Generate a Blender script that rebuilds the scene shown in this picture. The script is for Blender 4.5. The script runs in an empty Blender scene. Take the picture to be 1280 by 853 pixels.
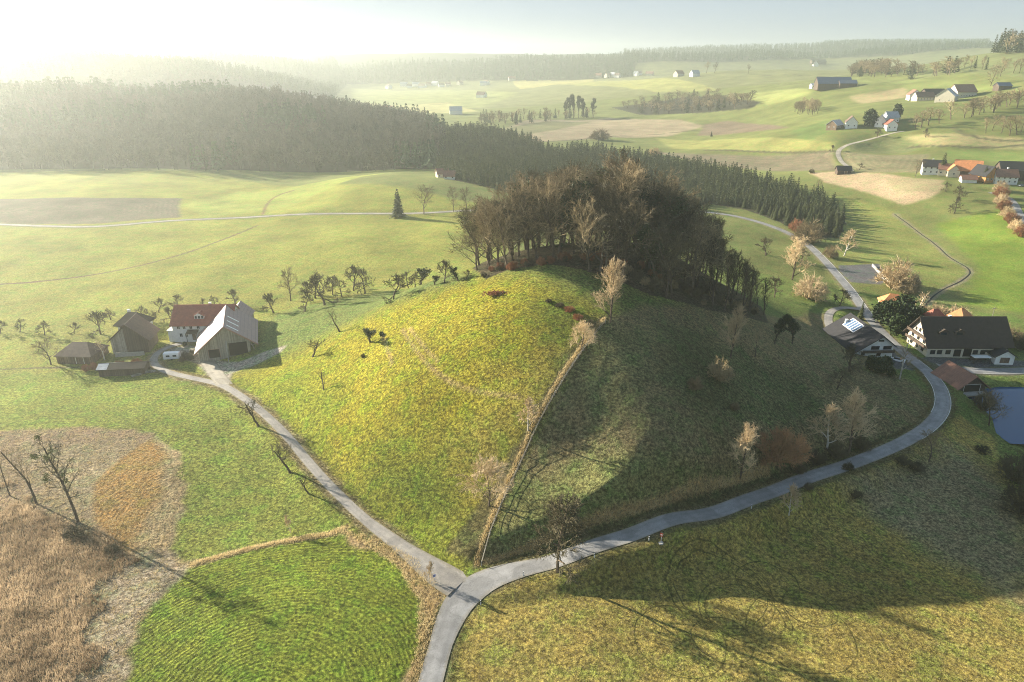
import bpy, math, random
import numpy as np
R = math.radians
C = bpy.context.scene
rng = np.random.default_rng(7)
random.seed(7)

# ------------------------------------------------------------------ camera, sky, sun, exposure
PITCH, CAMH, FPX = 22.4, 95.0, 853.0
cam = bpy.data.cameras.new('camera'); cam.lens = 24; cam.sensor_width = 36
cam.clip_start = 1; cam.clip_end = 20000
camo = bpy.data.objects.new('camera', cam); C.collection.objects.link(camo)
camo.location = (0, 0, CAMH); camo.rotation_euler = (R(90 - PITCH), 0, 0)
C.camera = camo

SUN_EL, SUN_AZ = 18.5, 62.0          # elevation; azimuth to the left of the view direction (+Y)
world = bpy.data.worlds.new("World"); C.world = world; world.use_nodes = True
wn = world.node_tree
sky = wn.nodes.new('ShaderNodeTexSky'); sky.sky_type = 'NISHITA'; sky.sun_disc = False
sky.sun_elevation = R(SUN_EL); sky.sun_rotation = R(-SUN_AZ)
sky.altitude = 500; sky.air_density = 1.0; sky.dust_density = .15; sky.ozone_density = 1.5
bg = wn.nodes['Background']; bg.inputs[1].default_value = 0.068
tint = wn.nodes.new('ShaderNodeMix'); tint.data_type = 'RGBA'; tint.blend_type = 'MULTIPLY'; tint.inputs[0].default_value = 1; tint.inputs[7].default_value = (0.90, 1.03, 1.20, 1)
sv = wn.nodes.new('ShaderNodeVectorMath'); sv.operation = 'MULTIPLY_ADD'; sv.inputs[1].default_value = (1/3.2,)*3; sv.inputs[2].default_value = (0.42,)*3
dv = wn.nodes.new('ShaderNodeVectorMath'); dv.operation = 'DIVIDE'                    # soft shoulder: keeps the glow round the sun from clipping
wn.links.new(sky.outputs[0], sv.inputs[0]); wn.links.new(sky.outputs[0], dv.inputs[0]); wn.links.new(sv.outputs[0], dv.inputs[1])
wn.links.new(dv.outputs[0], tint.inputs[6]); wn.links.new(tint.outputs[2], bg.inputs[0])
sl = bpy.data.lights.new('sun', 'SUN'); sl.energy = 5.0; sl.angle = R(0.8); sl.color = (1.0, 0.91, 0.75)
slo = bpy.data.objects.new('sun', sl); C.collection.objects.link(slo)
slo.rotation_euler = (R(90 - SUN_EL), 0, R(SUN_AZ) + math.pi)
slo.location = (-400, 300, 200)
C.view_settings.view_transform = 'Standard'; C.view_settings.look = 'None'
C.view_settings.exposure = 1.75; C.view_settings.gamma = 1
C.render.engine = 'CYCLES'
C.cycles.use_denoising = True; C.cycles.denoising_prefilter = 'NONE'; C.cycles.use_adaptive_sampling = False; C.cycles.filter_width = 1.0
C.cycles.max_bounces = 4; C.cycles.diffuse_bounces = 2; C.cycles.volume_bounces = 1
C.cycles.transparent_max_bounces = 4

# ------------------------------------------------------------------ pixel <-> world helpers (photo pixels, 1280 x 853)
_cp, _sp = math.cos(R(PITCH)), math.sin(R(PITCH))
def ray(u, v):
    cx = (np.asarray(u, float) - 640) / FPX; cy = -(np.asarray(v, float) - 426.5) / FPX
    return np.stack([cx, _cp + cy * _sp, -_sp + cy * _cp], -1)
def project(x, y, z):
    dz = z - CAMH
    zc = y * _cp - dz * _sp; yc = y * _sp + dz * _cp
    zc = np.where(zc < 1, 1, zc)
    return 640 + FPX * x / zc, 426.5 - FPX * yc / zc
def P(u, v, z):                       # image direction at height z
    d = ray(u, v); t = (z - CAMH) / d[2]; return (d[0] * t, d[1] * t, z)
def Q(u, r, z):                       # column u at ground distance r along the view direction
    return ((u - 640) / FPX * (r * _cp - (z - CAMH) * _sp), r, z)

# ------------------------------------------------------------------ terrain height: control points -> smooth surface
ctrl = [P(*a) for a in [
 (0,850,0),(200,850,0),(400,850,0),(560,850,0),(800,850,-1),(1050,850,-2),(1280,850,-3),
 (0,740,-1),(150,740,-1),(300,740,-.3),(450,740,.3),(575,725,.5),(100,640,-1),(0,600,-1),(200,580,0),(60,530,0),
 (640,780,0),(750,760,-.2),(900,760,-1.5),(1100,760,-3),(1270,760,-4),(1000,690,-2.5),(1200,680,-4),(1080,620,-2.2),(1200,600,-3),
 (650,712,1),(740,685,2.3),(830,657,2.8),(920,630,2.4),(1010,600,1.4),(1090,570,0),(1150,540,-.5),(1185,500,-1),(1170,470,-1.5),(1145,450,-1.5),
 (700,668,5.8),(790,640,8.6),(880,612,8.6),(960,588,6),(1050,560,2.6),
 (597,690,2.5),(612,640,6),(640,600,9.5),(640,575,11.5),(675,590,10.8),(680,500,22),(720,440,28),(755,400,32),
 (572,441,25.5),(500,560,9),(450,500,11),(400,480,8),(330,520,1.2),(380,580,.6),(430,635,.4),(500,690,.5),
 (540,620,5.5),(560,520,15.5),(500,460,19),(450,420,17),(520,400,25),(600,352,34),(650,350,36.5),(550,356,29.5),(500,366,23),
 (450,385,15),(400,390,10),(430,450,12),(370,450,6),(340,405,4),(300,465,2),(340,490,4),(300,430,2),
 (800,430,28),(860,480,21),(900,560,12),(950,450,14),(1000,500,7),(1050,455,3.5),(1100,490,1),(1100,535,1),(1150,512,-.5),(1000,560,5),
 (760,560,15.5),(700,620,9),(740,600,11.5),(800,590,13),(700,645,7.3),(740,635,9),(800,615,11.3),(850,590,12),(720,560,14.5),(980,400,8),(1030,385,2),(700,540,16.5),
 (1060,370,-1),(1085,402,-1),(1030,330,0),(1000,300,1),(960,280,3),(870,264,5),(900,320,5),(960,340,2),
 (1190,440,-1.6),(1270,440,-1.6),(1260,500,-4.6),(1240,540,-4.6),(1235,480,-4),(1180,560,-2.5),(1270,620,-4.2),(1230,520,-4.4),
 (1280,400,-1.5),(1180,350,-1.5),(1250,330,0),(1100,330,-1),(1200,290,2.5),(1130,270,3.5),(1080,250,6),(1150,240,13),(1250,285,7),(1280,250,13),
 (1165,218,18),(1250,228,17),(1050,213,14),(1100,190,19),(1000,200,12),(900,200,8),(1060,170,32),(1085,158,37),(1160,170,34),(1250,190,26),(1270,165,38),
 (1165,124,52),(1100,130,49),(1040,108,61),(1250,115,62),(950,150,22),(960,120,44),(880,130,26),(1000,140,33),
 (820,115,38),(760,130,20),(900,105,52),
 (200,470,.5),(60,480,.2),(120,460,.2),(240,440,1),(150,420,1),(0,440,0),(250,395,2),(60,400,1),(0,380,1),
 (200,340,3),(0,330,2),(100,300,2.5),(300,330,4),(400,340,5),(500,330,6),(430,300,7),(550,300,7),(300,300,5),
 (0,283,3),(130,284,3),(220,275,4),(330,270,5),(430,267,6.5),(520,268,7),(610,262,8),(0,262,3),(120,255,4),
 (480,218,16),(420,232,14),(560,230,13),(380,245,9),(350,262,7),(500,240,13),(600,245,9),(250,235,5),(100,230,5),(0,216,5),(200,216,5),(340,221,4),(420,215,5),
 (560,160,14),(650,150,9),(700,170,8),(650,180,7),(760,150,8),(800,170,8),(850,175,9),(740,190,7),(820,195,7),(560,205,8),
 (620,130,8),(700,130,16),(500,120,8),(440,125,7),(560,115,8),
]]
ctrl += [Q(*a) for a in [
 (0,720,18),(200,740,22),(400,740,24),(520,680,15),(0,950,50),(150,960,49),(300,980,44),(420,960,36),(500,930,20),
 (0,1220,38),(200,1220,30),(350,1200,14),(480,1100,8),(400,1300,14),
 (-60,1700,98),(60,1700,93),(150,1720,88),(220,1740,82),(290,1780,68),(360,1800,40),(420,1900,12),(0,2150,50),(100,2100,46),(250,2150,32),
 (200,2550,88),(265,2600,108),(300,2620,93),(340,2650,86),(390,2700,66),(420,2800,30),(440,2400,12),
 (440,2900,62),(500,2900,80),(560,3000,72),(620,3000,80),(700,2900,84),(780,2900,74),(470,2500,12),(560,2450,14),(640,2400,22),
 (720,2200,34),(800,2000,44),(860,1900,56),(740,2500,40),(900,1700,70),(950,1550,71),(1050,1500,73),(1130,1350,77),
 (1165,1250,88),(1200,1200,99),(1240,1100,103),(1280,1000,100),(1340,1000,105),(1230,950,84),(1280,820,72),(1150,1050,68),
 (900,2450,60),(1000,2450,62),(1100,2450,70),(960,2780,113.8),(1020,2780,103.4),(900,2780,107.3),(800,2780,109.8),(840,2780,99.2),
 (300,3450,116.5),(400,3450,111.2),(560,3450,120.3),(640,3450,114.4),(730,3450,112.7),(850,3450,128.1),(200,3450,101.2),(0,3450,91.8),(-200,3450,98.2),
 (960,3450,138.1),(1080,3450,162.6),(1160,3450,168.8),(1240,3450,173.1),(1300,3450,173.1),(1400,3450,159.6),(1100,2780,120.3),(1200,2780,134.1),
 (300,3080,30),(600,3080,25),(800,3080,30),(1000,3080,60),(1200,3080,80),
 (300,4600,0),(0,4600,0),(600,4600,0),(900,4600,0),(1200,4600,0),(1600,4600,0),
]]
ctrl += [(-100,40,0),(0,40,0),(100,40,-3),(0,0,0),(-300,60,0),(300,60,-4),(-400,200,0),(400,200,-3),(-600,400,5),(600,400,30),(-1200,900,40),(1300,900,110),
 (10,212,38),(32,225,38.5),(55,225,32),(50,250,30),(0,245,28),(-10,225,31),(20,270,14),(-30,270,9),(60,285,7),(30,310,6),(80,250,16),(95,235,9),(-40,240,14),(0,350,6),(60,350,5)]
ctrl = np.array(ctrl, float)
def warp(x, y):
    y = np.maximum(y, 12.0); r = np.hypot(x, y)
    return np.stack([np.arctan2(x, y), np.log(np.maximum(r, 30.0))], -1)
_cw = warp(ctrl[:, 0], ctrl[:, 1])
def kern(a, b):
    d2 = ((a[:, None, :] - b[None]) ** 2).sum(-1)
    return np.sqrt(d2 + 0.05 ** 2)
_n = len(ctrl)
A = np.zeros((_n + 3, _n + 3)); A[:_n, :_n] = kern(_cw, _cw) - np.eye(_n) * 0.004
A[:_n, _n] = 1; A[:_n, _n + 1:] = _cw; A[_n:, :_n] = A[:_n, _n:].T
_w = np.linalg.solve(A, np.concatenate([ctrl[:, 2], np.zeros(3)]))
def rbf(x, y):
    x = np.asarray(x, float).ravel(); y = np.asarray(y, float).ravel(); out = np.empty(len(x))
    for i in range(0, len(x), 20000):
        w = warp(x[i:i+20000], y[i:i+20000])
        out[i:i+20000] = kern(w, _cw) @ _w[:_n] + _w[_n] + w @ _w[_n + 1:]
    return out
def axis(lo, hi, step, growth, far_lo, far_hi):
    a = list(np.arange(lo, hi, step)); s = step; v = hi
    while v < far_hi: a.append(v); s *= growth; v += s
    a.append(far_hi); s = step; v = lo; b = []
    while v > far_lo:
        s *= growth; v -= s; b.append(v)
    return np.array(b[::-1] + a)
GX = axis(-135, 195, 0.7, 1.018, -4400, 4400)
GY = axis(72, 330, 0.7, 1.010, -60, 4700)
NX, NY = len(GX), len(GY)
MX, MY = np.meshgrid(GX, GY)
# evaluate on every 2nd node and interpolate (the surface is smooth)
sx = np.unique(np.r_[np.arange(0, NX, 3), NX - 1]); sy = np.unique(np.r_[np.arange(0, NY, 3), NY - 1])
_cx, _cy = np.meshgrid(GX[sx], GY[sy])
_Zc = rbf(_cx, _cy).reshape(_cx.shape)
_t = np.array([np.interp(GX, GX[sx], row) for row in _Zc])
GZ = np.array([np.interp(GY, GY[sy], _t[:, j]) for j in range(NX)]).T.copy()

# value noise for relief
def vnoise(x, y, scale, seed=0):
    x = x / scale + seed * 13.7; y = y / scale + seed * 7.3
    xi = np.floor(x).astype(np.int64); yi = np.floor(y).astype(np.int64); fx = x - xi; fy = y - yi
    fx = fx * fx * (3 - 2 * fx); fy = fy * fy * (3 - 2 * fy)
    def h(a, b):
        n = (a * 374761393 + b * 668265263 + seed * 1013) & 0xffffffff
        n = ((n ^ (n >> 13)) * 1274126177) & 0xffffffff
        return ((n ^ (n >> 16)) & 0xffff) / 65535.0
    return (h(xi, yi) * (1 - fx) + h(xi + 1, yi) * fx) * (1 - fy) + (h(xi, yi + 1) * (1 - fx) + h(xi + 1, yi + 1) * fx) * fy
def fbm(x, y, s, seed=0, o=3):
    t = 0; a = 1; n = 0
    for k in range(o): t = t + a * vnoise(x, y, s / 2 ** k, seed + k); n += a; a *= .5
    return t / n - .5
dist0 = np.hypot(MX, MY)
GZ += fbm(MX, MY, 60, 3) * np.clip(dist0 / 600, .25, 3) * 1.6
GZ += fbm(MX, MY, 9, 9) * 0.35
GZ += fbm(MX, MY, 170, 77, 2) * 9 * np.clip((dist0 - 260) / 250, 0, 1) * np.clip((1500 - dist0) / 500, 0, 1)
GZ += fbm(MX, MY, 420, 88, 3) * 22 * np.clip((MY - 2350) / 500, 0, 1)
if True:
    near = dist0 < 420
    GZ[near] += fbm(MX[near], MY[near], 2.2, 21, 2) * 0.16
def hz(x, y):
    x = np.asarray(x, float); y = np.asarray(y, float)
    i = np.clip(np.searchsorted(GX, x) - 1, 0, NX - 2); j = np.clip(np.searchsorted(GY, y) - 1, 0, NY - 2)
    fx = np.clip((x - GX[i]) / (GX[i+1] - GX[i]), 0, 1); fy = np.clip((y - GY[j]) / (GY[j+1] - GY[j]), 0, 1)
    return (GZ[j, i] * (1-fx) + GZ[j, i+1] * fx) * (1-fy) + (GZ[j+1, i] * (1-fx) + GZ[j+1, i+1] * fx) * fy
_ts = np.geomspace(60, 7000, 1400)
def pick(u, v):                       # first hit of the view ray with the ground
    u = np.atleast_1d(np.asarray(u, float)); v = np.atleast_1d(np.asarray(v, float))
    out = np.zeros((len(u), 3))
    for k in range(len(u)):
        d = ray(u[k], v[k]); p = d[None] * _ts[:, None]; p[:, 2] += CAMH
        g = p[:, 2] - hz(p[:, 0], p[:, 1]); w = np.where(g < 0)[0]
        if len(w) == 0 or w[0] == 0: out[k] = p[-1]; continue
        i = w[0]; f = g[i-1] / (g[i-1] - g[i]); q = p[i-1] + f * (p[i] - p[i-1])
        out[k] = q
    out[:, 2] = hz(out[:, 0], out[:, 1])
    return out
def at(u, v): return pick(u, v)[0]
def smooth_line(pts, step):
    pts = np.asarray(pts, float)
    for _ in range(3):                # Chaikin
        q = [pts[0]]
        for a, b in zip(pts[:-1], pts[1:]): q += [a * .75 + b * .25, a * .25 + b * .75]
        q.append(pts[-1]); pts = np.array(q)
    L = np.r_[0, np.cumsum(np.linalg.norm(np.diff(pts[:, :2], axis=0), axis=1))]
    s = np.linspace(0, L[-1], max(3, int(L[-1] / step)))
    return np.stack([np.interp(s, L, pts[:, k]) for k in range(pts.shape[1])], 1)
def px_line(pts, step=1.5):
    return smooth_line(pick([p[0] for p in pts], [p[1] for p in pts])[:, :2], step)

ROADS = {
 'main': ([(528,890),(540,845),(548,815),(560,780),(576,750),(603,728),(645,714),(700,697),(760,680),(830,658),(900,636),(960,615),(1020,595),(1080,574),(1130,553),(1163,533),(1180,510),(1176,485),(1160,464),(1138,447),(1112,425),(1092,405),(1077,385),(1064,365),(1047,345),(1027,322),(1005,302),(980,289),(950,278),(915,269),(872,264),(830,261)], 4.1),
 'farm': ([(574,733),(560,724),(530,703),(490,675),(450,645),(415,610),(385,578),(360,545),(330,517),(300,493),(275,480),(240,473),(207,465),(191,455),(194,443),(212,433),(232,428)], 2.7),
 'yard': ([(282,482),(272,470),(262,455),(255,445)], 4.5),
 'village': ([(1140,448),(1168,459),(1200,463),(1240,465),(1300,463),(1400,460)], 5.2),
 'far': ([(-60,278),(-20,280),(60,283),(130,284),(220,275),(330,270),(430,267),(520,268),(610,262)], 3.8),
 'drive': ([(1077,388),(1052,384),(1037,388),(1034,402),(1042,418),(1058,432)], 3.2),
 'hamlet': ([(1064,214),(1050,200),(1046,190),(1056,182),(1080,176),(1105,169),(1131,163)], 4.0),
 'corner': ([(1238,240),(1258,246),(1268,256),(1272,268),(1290,285)], 5.5),
}
road_lines = {k: (px_line(v[0]), v[1]) for k, v in ROADS.items()}
def carve(line, w, drop=0.10, fade=5.0):
    z = hz(line[:, 0], line[:, 1]); k = 9
    zp = np.pad(z, k, mode='edge'); z = np.convolve(zp, np.ones(2*k+1)/(2*k+1), 'valid')
    m = w / 2 + fade
    bx = (MX > line[:,0].min()-m) & (MX < line[:,0].max()+m) & (MY > line[:,1].min()-m) & (MY < line[:,1].max()+m)
    J, I = np.where(bx); X = MX[J, I]; Y = MY[J, I]
    best = np.full(len(X), 1e9); bz = np.zeros(len(X))
    for a in range(0, len(line), 2):
        b = min(a + 2, len(line) - 1)
        if a == b: break
        p = line[a]; q = line[b]; sel = np.where((abs(X - (p[0]+q[0])/2) < m + 6) & (abs(Y - (p[1]+q[1])/2) < m + 6))[0]
        if not len(sel): continue
        d = q - p; L2 = d @ d + 1e-9; t = np.clip(((X[sel]-p[0])*d[0] + (Y[sel]-p[1])*d[1]) / L2, 0, 1)
        dd = np.hypot(X[sel]-p[0]-t*d[0], Y[sel]-p[1]-t*d[1]); zz = z[a] + (z[b]-z[a]) * t
        u = dd < best[sel]; best[sel[u]] = dd[u]; bz[sel[u]] = zz[u]
    f = np.clip((best - w/2 - .8) / fade, 0, 1); f = f*f*(3-2*f); u = best < m + .8
    GZ[J[u], I[u]] = (bz[u] - drop) * (1 - f[u]) + GZ[J[u], I[u]] * f[u]
    return z, (J, I, best)
road_z = {}
for k in ('yard','drive','village','farm','main','far','hamlet','corner'):
    ln, w = road_lines[k]; w = w + (1.2 if k in ('main', 'farm', 'village') else 0); z, info = carve(ln, w); road_z[k] = (z, info)
def line_dist(line, m):
    bx = (MX > line[:,0].min()-m) & (MX < line[:,0].max()+m) & (MY > line[:,1].min()-m) & (MY < line[:,1].max()+m)
    J, I = np.where(bx); X = MX[J, I]; Y = MY[J, I]; best = np.full(len(X), 1e9)
    for a in range(0, len(line) - 1):
        p = line[a]; q = line[a+1]; sel = np.where((abs(X - p[0]) < m + 6) & (abs(Y - p[1]) < m + 6))[0]
        if not len(sel): continue
        d = q - p; L2 = d @ d + 1e-9; t = np.clip(((X[sel]-p[0])*d[0] + (Y[sel]-p[1])*d[1]) / L2, 0, 1)
        best[sel] = np.minimum(best[sel], np.hypot(X[sel]-p[0]-t*d[0], Y[sel]-p[1]-t*d[1]))
    return J, I, best
# pond basin
POND = pick(*zip(*[(1215,482),(1250,479),(1300,480),(1340,500),(1330,560),(1290,560),(1262,556),(1243,540),(1238,520),(1222,505),(1205,492)]))
POND_Z = POND[:, 2].mean() - 0.5
def in_poly(X, Y, poly):
    c = np.zeros(X.shape, bool); n = len(poly)
    for i in range(n):
        x1, y1 = poly[i][:2]; x2, y2 = poly[(i+1) % n][:2]
        if y1 == y2: continue
        c ^= ((y1 > Y) != (y2 > Y)) & (X < (x2-x1) * (Y-y1) / (y2-y1) + x1)
    return c
def poly_world(px): return pick([p[0] for p in px], [p[1] for p in px])[:, :2]
def poly_dist(X, Y, poly):
    d = np.full(X.shape, 1e9); n = len(poly)
    for i in range(n):
        p = poly[i]; q = poly[(i+1) % n]; e = q - p; L2 = e @ e + 1e-9
        t = np.clip(((X-p[0])*e[0] + (Y-p[1])*e[1]) / L2, 0, 1)
        d = np.minimum(d, np.hypot(X-p[0]-t*e[0], Y-p[1]-t*e[1]))
    return d
_pw = POND[:, :2]
_s = in_poly(MX, MY, _pw); _d = np.zeros_like(MX); _d[_s] = poly_dist(MX[_s], MY[_s], _pw)
GZ[_s] = np.minimum(GZ[_s], POND_Z + .25 - np.clip(_d[_s] * .6, 0, 1.6))

# ------------------------------------------------------------------ ground colours (albedo of each field)
ALB = np.zeros(MX.shape + (3,)); STR = np.zeros(MX.shape); SAMP = np.zeros(MX.shape); DRY = np.zeros(MX.shape); BMP = np.clip(190 / dist0, .05, 1) ** 1.2
ALB[:] = (0.150, 0.185, 0.050)
def lerp_set(J, I, w, col):
    ALB[J, I] = ALB[J, I] * (1 - w[:, None]) + np.array(col)[None] * w[:, None]
def field(px, col, feather=1.5, dry=None, stripe=0, axis_px=None, world=None, edge=1.0, samp=1.0):
    poly = world if world is not None else poly_world(px)
    m = feather + 4
    bx = (MX > poly[:,0].min()-m) & (MX < poly[:,0].max()+m) & (MY > poly[:,1].min()-m) & (MY < poly[:,1].max()+m)
    J, I = np.where(bx); X = MX[J, I]; Y = MY[J, I]
    X2 = X + fbm(X, Y, 7, 31) * edge * 3; Y2 = Y + fbm(X, Y, 7, 37) * edge * 3
    ins = in_poly(X2, Y2, poly); d = poly_dist(X2, Y2, poly); d = np.where(ins, d, -d)
    w = np.clip(d / feather + .5, 0, 1); lerp_set(J, I, w, col)
    if dry is not None: DRY[J, I] = DRY[J, I] * (1 - w) + dry * w
    if stripe:
        u = w > .02
        if axis_px:
            pa, qa = poly_world(axis_px); e = qa - pa; tt = np.clip(((X-pa[0])*e[0] + (Y-pa[1])*e[1]) / (e @ e), 0, 1); sd = np.hypot(X-pa[0]-tt*e[0], Y-pa[1]-tt*e[1])
        else: sd = d
        STR[J[u], I[u]] = sd[u] / stripe; SAMP[J, I] = SAMP[J, I] * (1-w) + samp * w
def strip(line, half, col, feather=.6, dry=None):
    J, I, d = line_dist(line, half + feather + 2)
    d = d + fbm(MX[J, I], MY[J, I], 4, 41) * half * .8
    w = np.clip((half - d) / feather + .5, 0, 1); lerp_set(J, I, w, col)
    if dry is not None: DRY[J, I] = DRY[J, I] * (1 - w) + dry * w
GRASS_L = (0.245, 0.245, 0.055); GRASS_G = (0.115, 0.170, 0.028); OLIVE = (0.330, 0.270, 0.070)
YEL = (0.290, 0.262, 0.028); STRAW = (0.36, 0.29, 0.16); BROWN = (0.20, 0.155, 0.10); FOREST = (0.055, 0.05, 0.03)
# broad tint by distance band
far = dist0 > 330; ALB[far] = (0.160, 0.172, 0.055)
valley = dist0 > 1400; ALB[valley] = (0.185, 0.185, 0.080)
field([(-40,700),(-40,216),(250,214),(640,262),(600,345),(500,362),(440,372),(340,395),(300,470),(0,470)], GRASS_L, 6)
field([(-40,470),(190,468),(300,492),(380,578),(440,655),(240,712),(-60,760)], (0.215,0.245,0.050), 5)
field([(280,475),(340,450),(430,410),(520,372),(600,348),(660,348),(760,396),(720,440),(680,500),(640,575),(597,700),(560,716),(490,670),(415,603),(360,540),(310,492)], YEL, 14)
field([(440,640),(470,560),(560,560),(610,620),(592,700),(560,714),(500,675)], (0.150,0.185,0.028), 20, edge=3)
field([(300,480),(380,455),(420,500),(400,560),(340,510)], (0.21,0.25,0.03), 16, edge=3)
field([(600,520),(700,420),(730,420),(640,580),(600,650),(560,560)], (0.24,0.21,0.045), 16, edge=3)
field([(660,370),(720,372),(740,400),(700,425),(670,400)], (0.16,0.19,0.03), 10, edge=3)
field([(603,700),(640,600),(690,500),(755,400),(900,380),(1030,390),(1100,460),(1180,500),(1160,530),(1090,560),(960,590),(860,612),(700,668),(620,698)], (0.200,0.168,0.080), 3)  # shaded flank: albedo raised to stand for fill light
field([(612,690),(640,600),(720,575),(870,600),(880,612),(760,650),(650,690)], (0.200,0.205,0.075), 6, edge=2)  # lighter patch: the sunlit spot beside the hedge put into the albedo
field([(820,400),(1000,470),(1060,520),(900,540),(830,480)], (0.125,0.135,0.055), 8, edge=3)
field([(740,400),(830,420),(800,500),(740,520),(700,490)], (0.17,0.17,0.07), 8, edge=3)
field([(590,765),(650,722),(800,680),(960,628),(1090,585),(1160,545),(1200,520),(1240,545),(1260,600),(1400,760),(1400,900),(560,900),(575,800)], OLIVE, 2, dry=.5)
field([(1060,600),(1200,560),(1290,640),(1290,760),(1180,700)], (0.24,0.21,0.11), 8, dry=.6, edge=3)  # albedo raised here too, in place of fill light
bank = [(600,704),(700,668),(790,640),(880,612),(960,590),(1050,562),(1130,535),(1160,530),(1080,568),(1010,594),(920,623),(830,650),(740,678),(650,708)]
field(bank, (0.085,0.085,0.035), .8)  # shade of the bank's averted side put into a darker albedo
MARSH = [(-60,540),(40,535),(120,533),(190,541),(224,568),(234,606),(222,650),(206,690),(240,704),(205,735),(180,780),(148,860),(-60,880)]
field(MARSH, (0.27,0.20,0.13), 1.2, dry=1, edge=1.5)
field([(30,560),(110,550),(170,548),(120,600),(116,650),(60,620)], (0.30,0.25,0.16), 4, dry=1, edge=2)
MOWN = [(116,606),(135,585),(165,562),(190,548),(218,574),(226,606),(214,650),(203,688),(170,692),(135,676),(116,650)]
field(MOWN, (0.40,0.235,0.075), 1.2, dry=.8, stripe=1.0, samp=.5, axis_px=[(260,640),(235,800)])
field([(196,548),(224,570),(232,606),(216,655),(203,690),(170,692),(185,650),(205,610),(200,580)], (0.42,0.33,0.19), 3, dry=1, edge=2)
field([(60,700),(205,695),(240,704),(205,735),(180,780),(148,860),(40,860),(110,780)], (0.37,0.31,0.22), 3, dry=1, edge=3)
STRIPED = [(240,712),(335,684),(420,670),(470,684),(510,712),(532,752),(530,800),(505,860),(500,900),(140,900),(160,840),(185,780),(212,738)]
field(STRIPED, (0.215,0.255,0.035), 1.0, stripe=.85, dry=0, samp=.8, axis_px=[(330,880),(250,1100)])
field([(425,664),(470,672),(520,700),(552,735),(545,770),(530,830),(515,880),(500,880),(522,810),(524,752),(500,712),(466,688)], (0.42,0.30,0.155), .8, dry=1, edge=1.5)
field([(560,690),(640,560),(650,560),(590,706)], (0.14,0.13,0.05), 1)
field([(0,249),(120,248),(228,248),(224,258),(226,272),(120,280),(0,281),(-60,282),(-60,249)], (0.155,0.135,0.095), 2, stripe=3, dry=.3, samp=.4, edge=.5)
field([(330,240),(480,217),(420,232),(350,262),(250,272),(232,255),(300,240)], (0.27,0.29,0.07), 5)
field([(590,178),(660,150),(760,148),(850,150),(880,158),(840,170),(760,172),(700,176),(640,182)], (0.30,0.235,0.15), 8, dry=.7)
field([(872,170),(880,156),(910,151),(945,155),(985,160),(930,166)], (0.17,0.125,0.085), 4, dry=.5)
field([(800,188),(1040,188),(1046,214),(940,212),(870,203)], (0.20,0.165,0.105), 5, dry=.5, stripe=6, samp=.35, edge=.5)
field([(1052,190),(1162,193),(1150,216),(1078,216),(1060,208)], (0.23,0.20,0.11), 3, dry=.5, stripe=5, samp=.5, edge=.5)
field([(1060,182),(1110,170),(1160,176),(1140,190),(1060,190)], (0.17,0.18,0.075), 3, stripe=5, samp=.4, edge=.5)
field([(1010,216),(1060,214),(1110,218),(1180,232),(1165,248),(1130,256),(1080,240),(1030,228)], (0.42,0.31,0.19), 3, dry=1)
field([(1104,222),(1180,226),(1170,240),(1120,240)], (0.33,0.27,0.15), 2, dry=1)
field([(1060,250),(1120,262),(1170,300),(1215,340),(1170,370),(1060,340),(1040,310)], (0.20,0.21,0.06), 6)
field([(1170,280),(1280,260),(1330,400),(1200,380),(1225,335)], (0.16,0.21,0.035), 6)
field([(440,110),(560,112),(650,116),(600,135),(440,135)], (0.25,0.26,0.10), 20)
field([(1180,60),(1290,66),(1290,100),(1100,92)], (0.16,0.17,0.07), 15)
for px_, col_ in (([(690,92),(760,101),(900,113),(820,116),(700,106)], (.30,.29,.10)), ([(985,165),(1035,150),(1040,162),(1005,182)], (.13,.17,.05)), ([(1062,121),(1132,110),(1136,121),(1080,130)], (.34,.27,.14)),
                  ([(1130,171),(1290,174),(1290,187),(1160,184)], (.33,.28,.13)), ([(920,120),(1000,110),(1015,118),(960,132)], (.27,.28,.09)), ([(1060,100),(1200,104),(1290,112),(1290,118),(1130,110)], (.20,.22,.07)),
                  ([(640,97),(742,95),(742,103),(650,112)], (.36,.32,.12)), ([(600,165),(680,152),(740,152),(700,162),(640,172)], (.16,.16,.07)), ([(1180,188),(1290,190),(1290,203),(1190,200)], (.18,.22,.06)), ([(440,130),(560,128),(600,140),(470,142)], (.36,.33,.14)), ([(820,172),(930,173),(1040,178),(1040,187),(840,186)], (.27,.26,.085))):
    field(px_, col_, 6, edge=.5)
for ln_ in ([(930,97),(1000,93),(1060,95)], [(968,106),(1020,104)], [(880,188),(960,190),(1046,190)], [(620,182),(700,177),(760,170),(830,168),(870,163)], [(1135,185),(1200,186),(1280,182)], [(1188,160),(1220,175),(1290,176)]):
    strip(px_line(ln_, 8), 2.2, (.10,.09,.05), 1.5)
# gravel yards
GRAVEL = (0.36,0.32,0.26)
for y in ([(196,440),(215,428),(255,436),(262,448),(300,452),(335,438),(358,432),(352,440),(310,460),(290,466),(285,482),(262,476),(248,456),(214,444)],
          [(1048,332),(1098,330),(1112,348),(1100,356),(1050,352)], [(1140,452),(1160,446),(1240,449),(1290,452),(1290,458),(1200,460),(1160,460)],
          [(1100,440),(1130,432),(1160,456),(1150,462),(1120,462)]):
    field(y, GRAVEL if y[0][0] < 600 else (0.12,0.12,0.125), .8, dry=.2, edge=.4)
for k, hw, col in (('main',3.2,(0.17,0.155,0.075)),('farm',2.6,(0.30,0.25,0.13)),('far',3.6,(0.16,0.17,0.07)),('village',3.4,(0.12,0.12,0.07))):
    strip(road_lines[k][0], hw, col, 1.0, .6)
HEDGE = px_line([(596,706),(606,668),(620,635),(640,590),(662,540),(688,495),(712,455),(735,422),(757,398)], 1)
strip(HEDGE, 1.1, (0.16,0.135,0.06), .8, .6)
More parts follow.
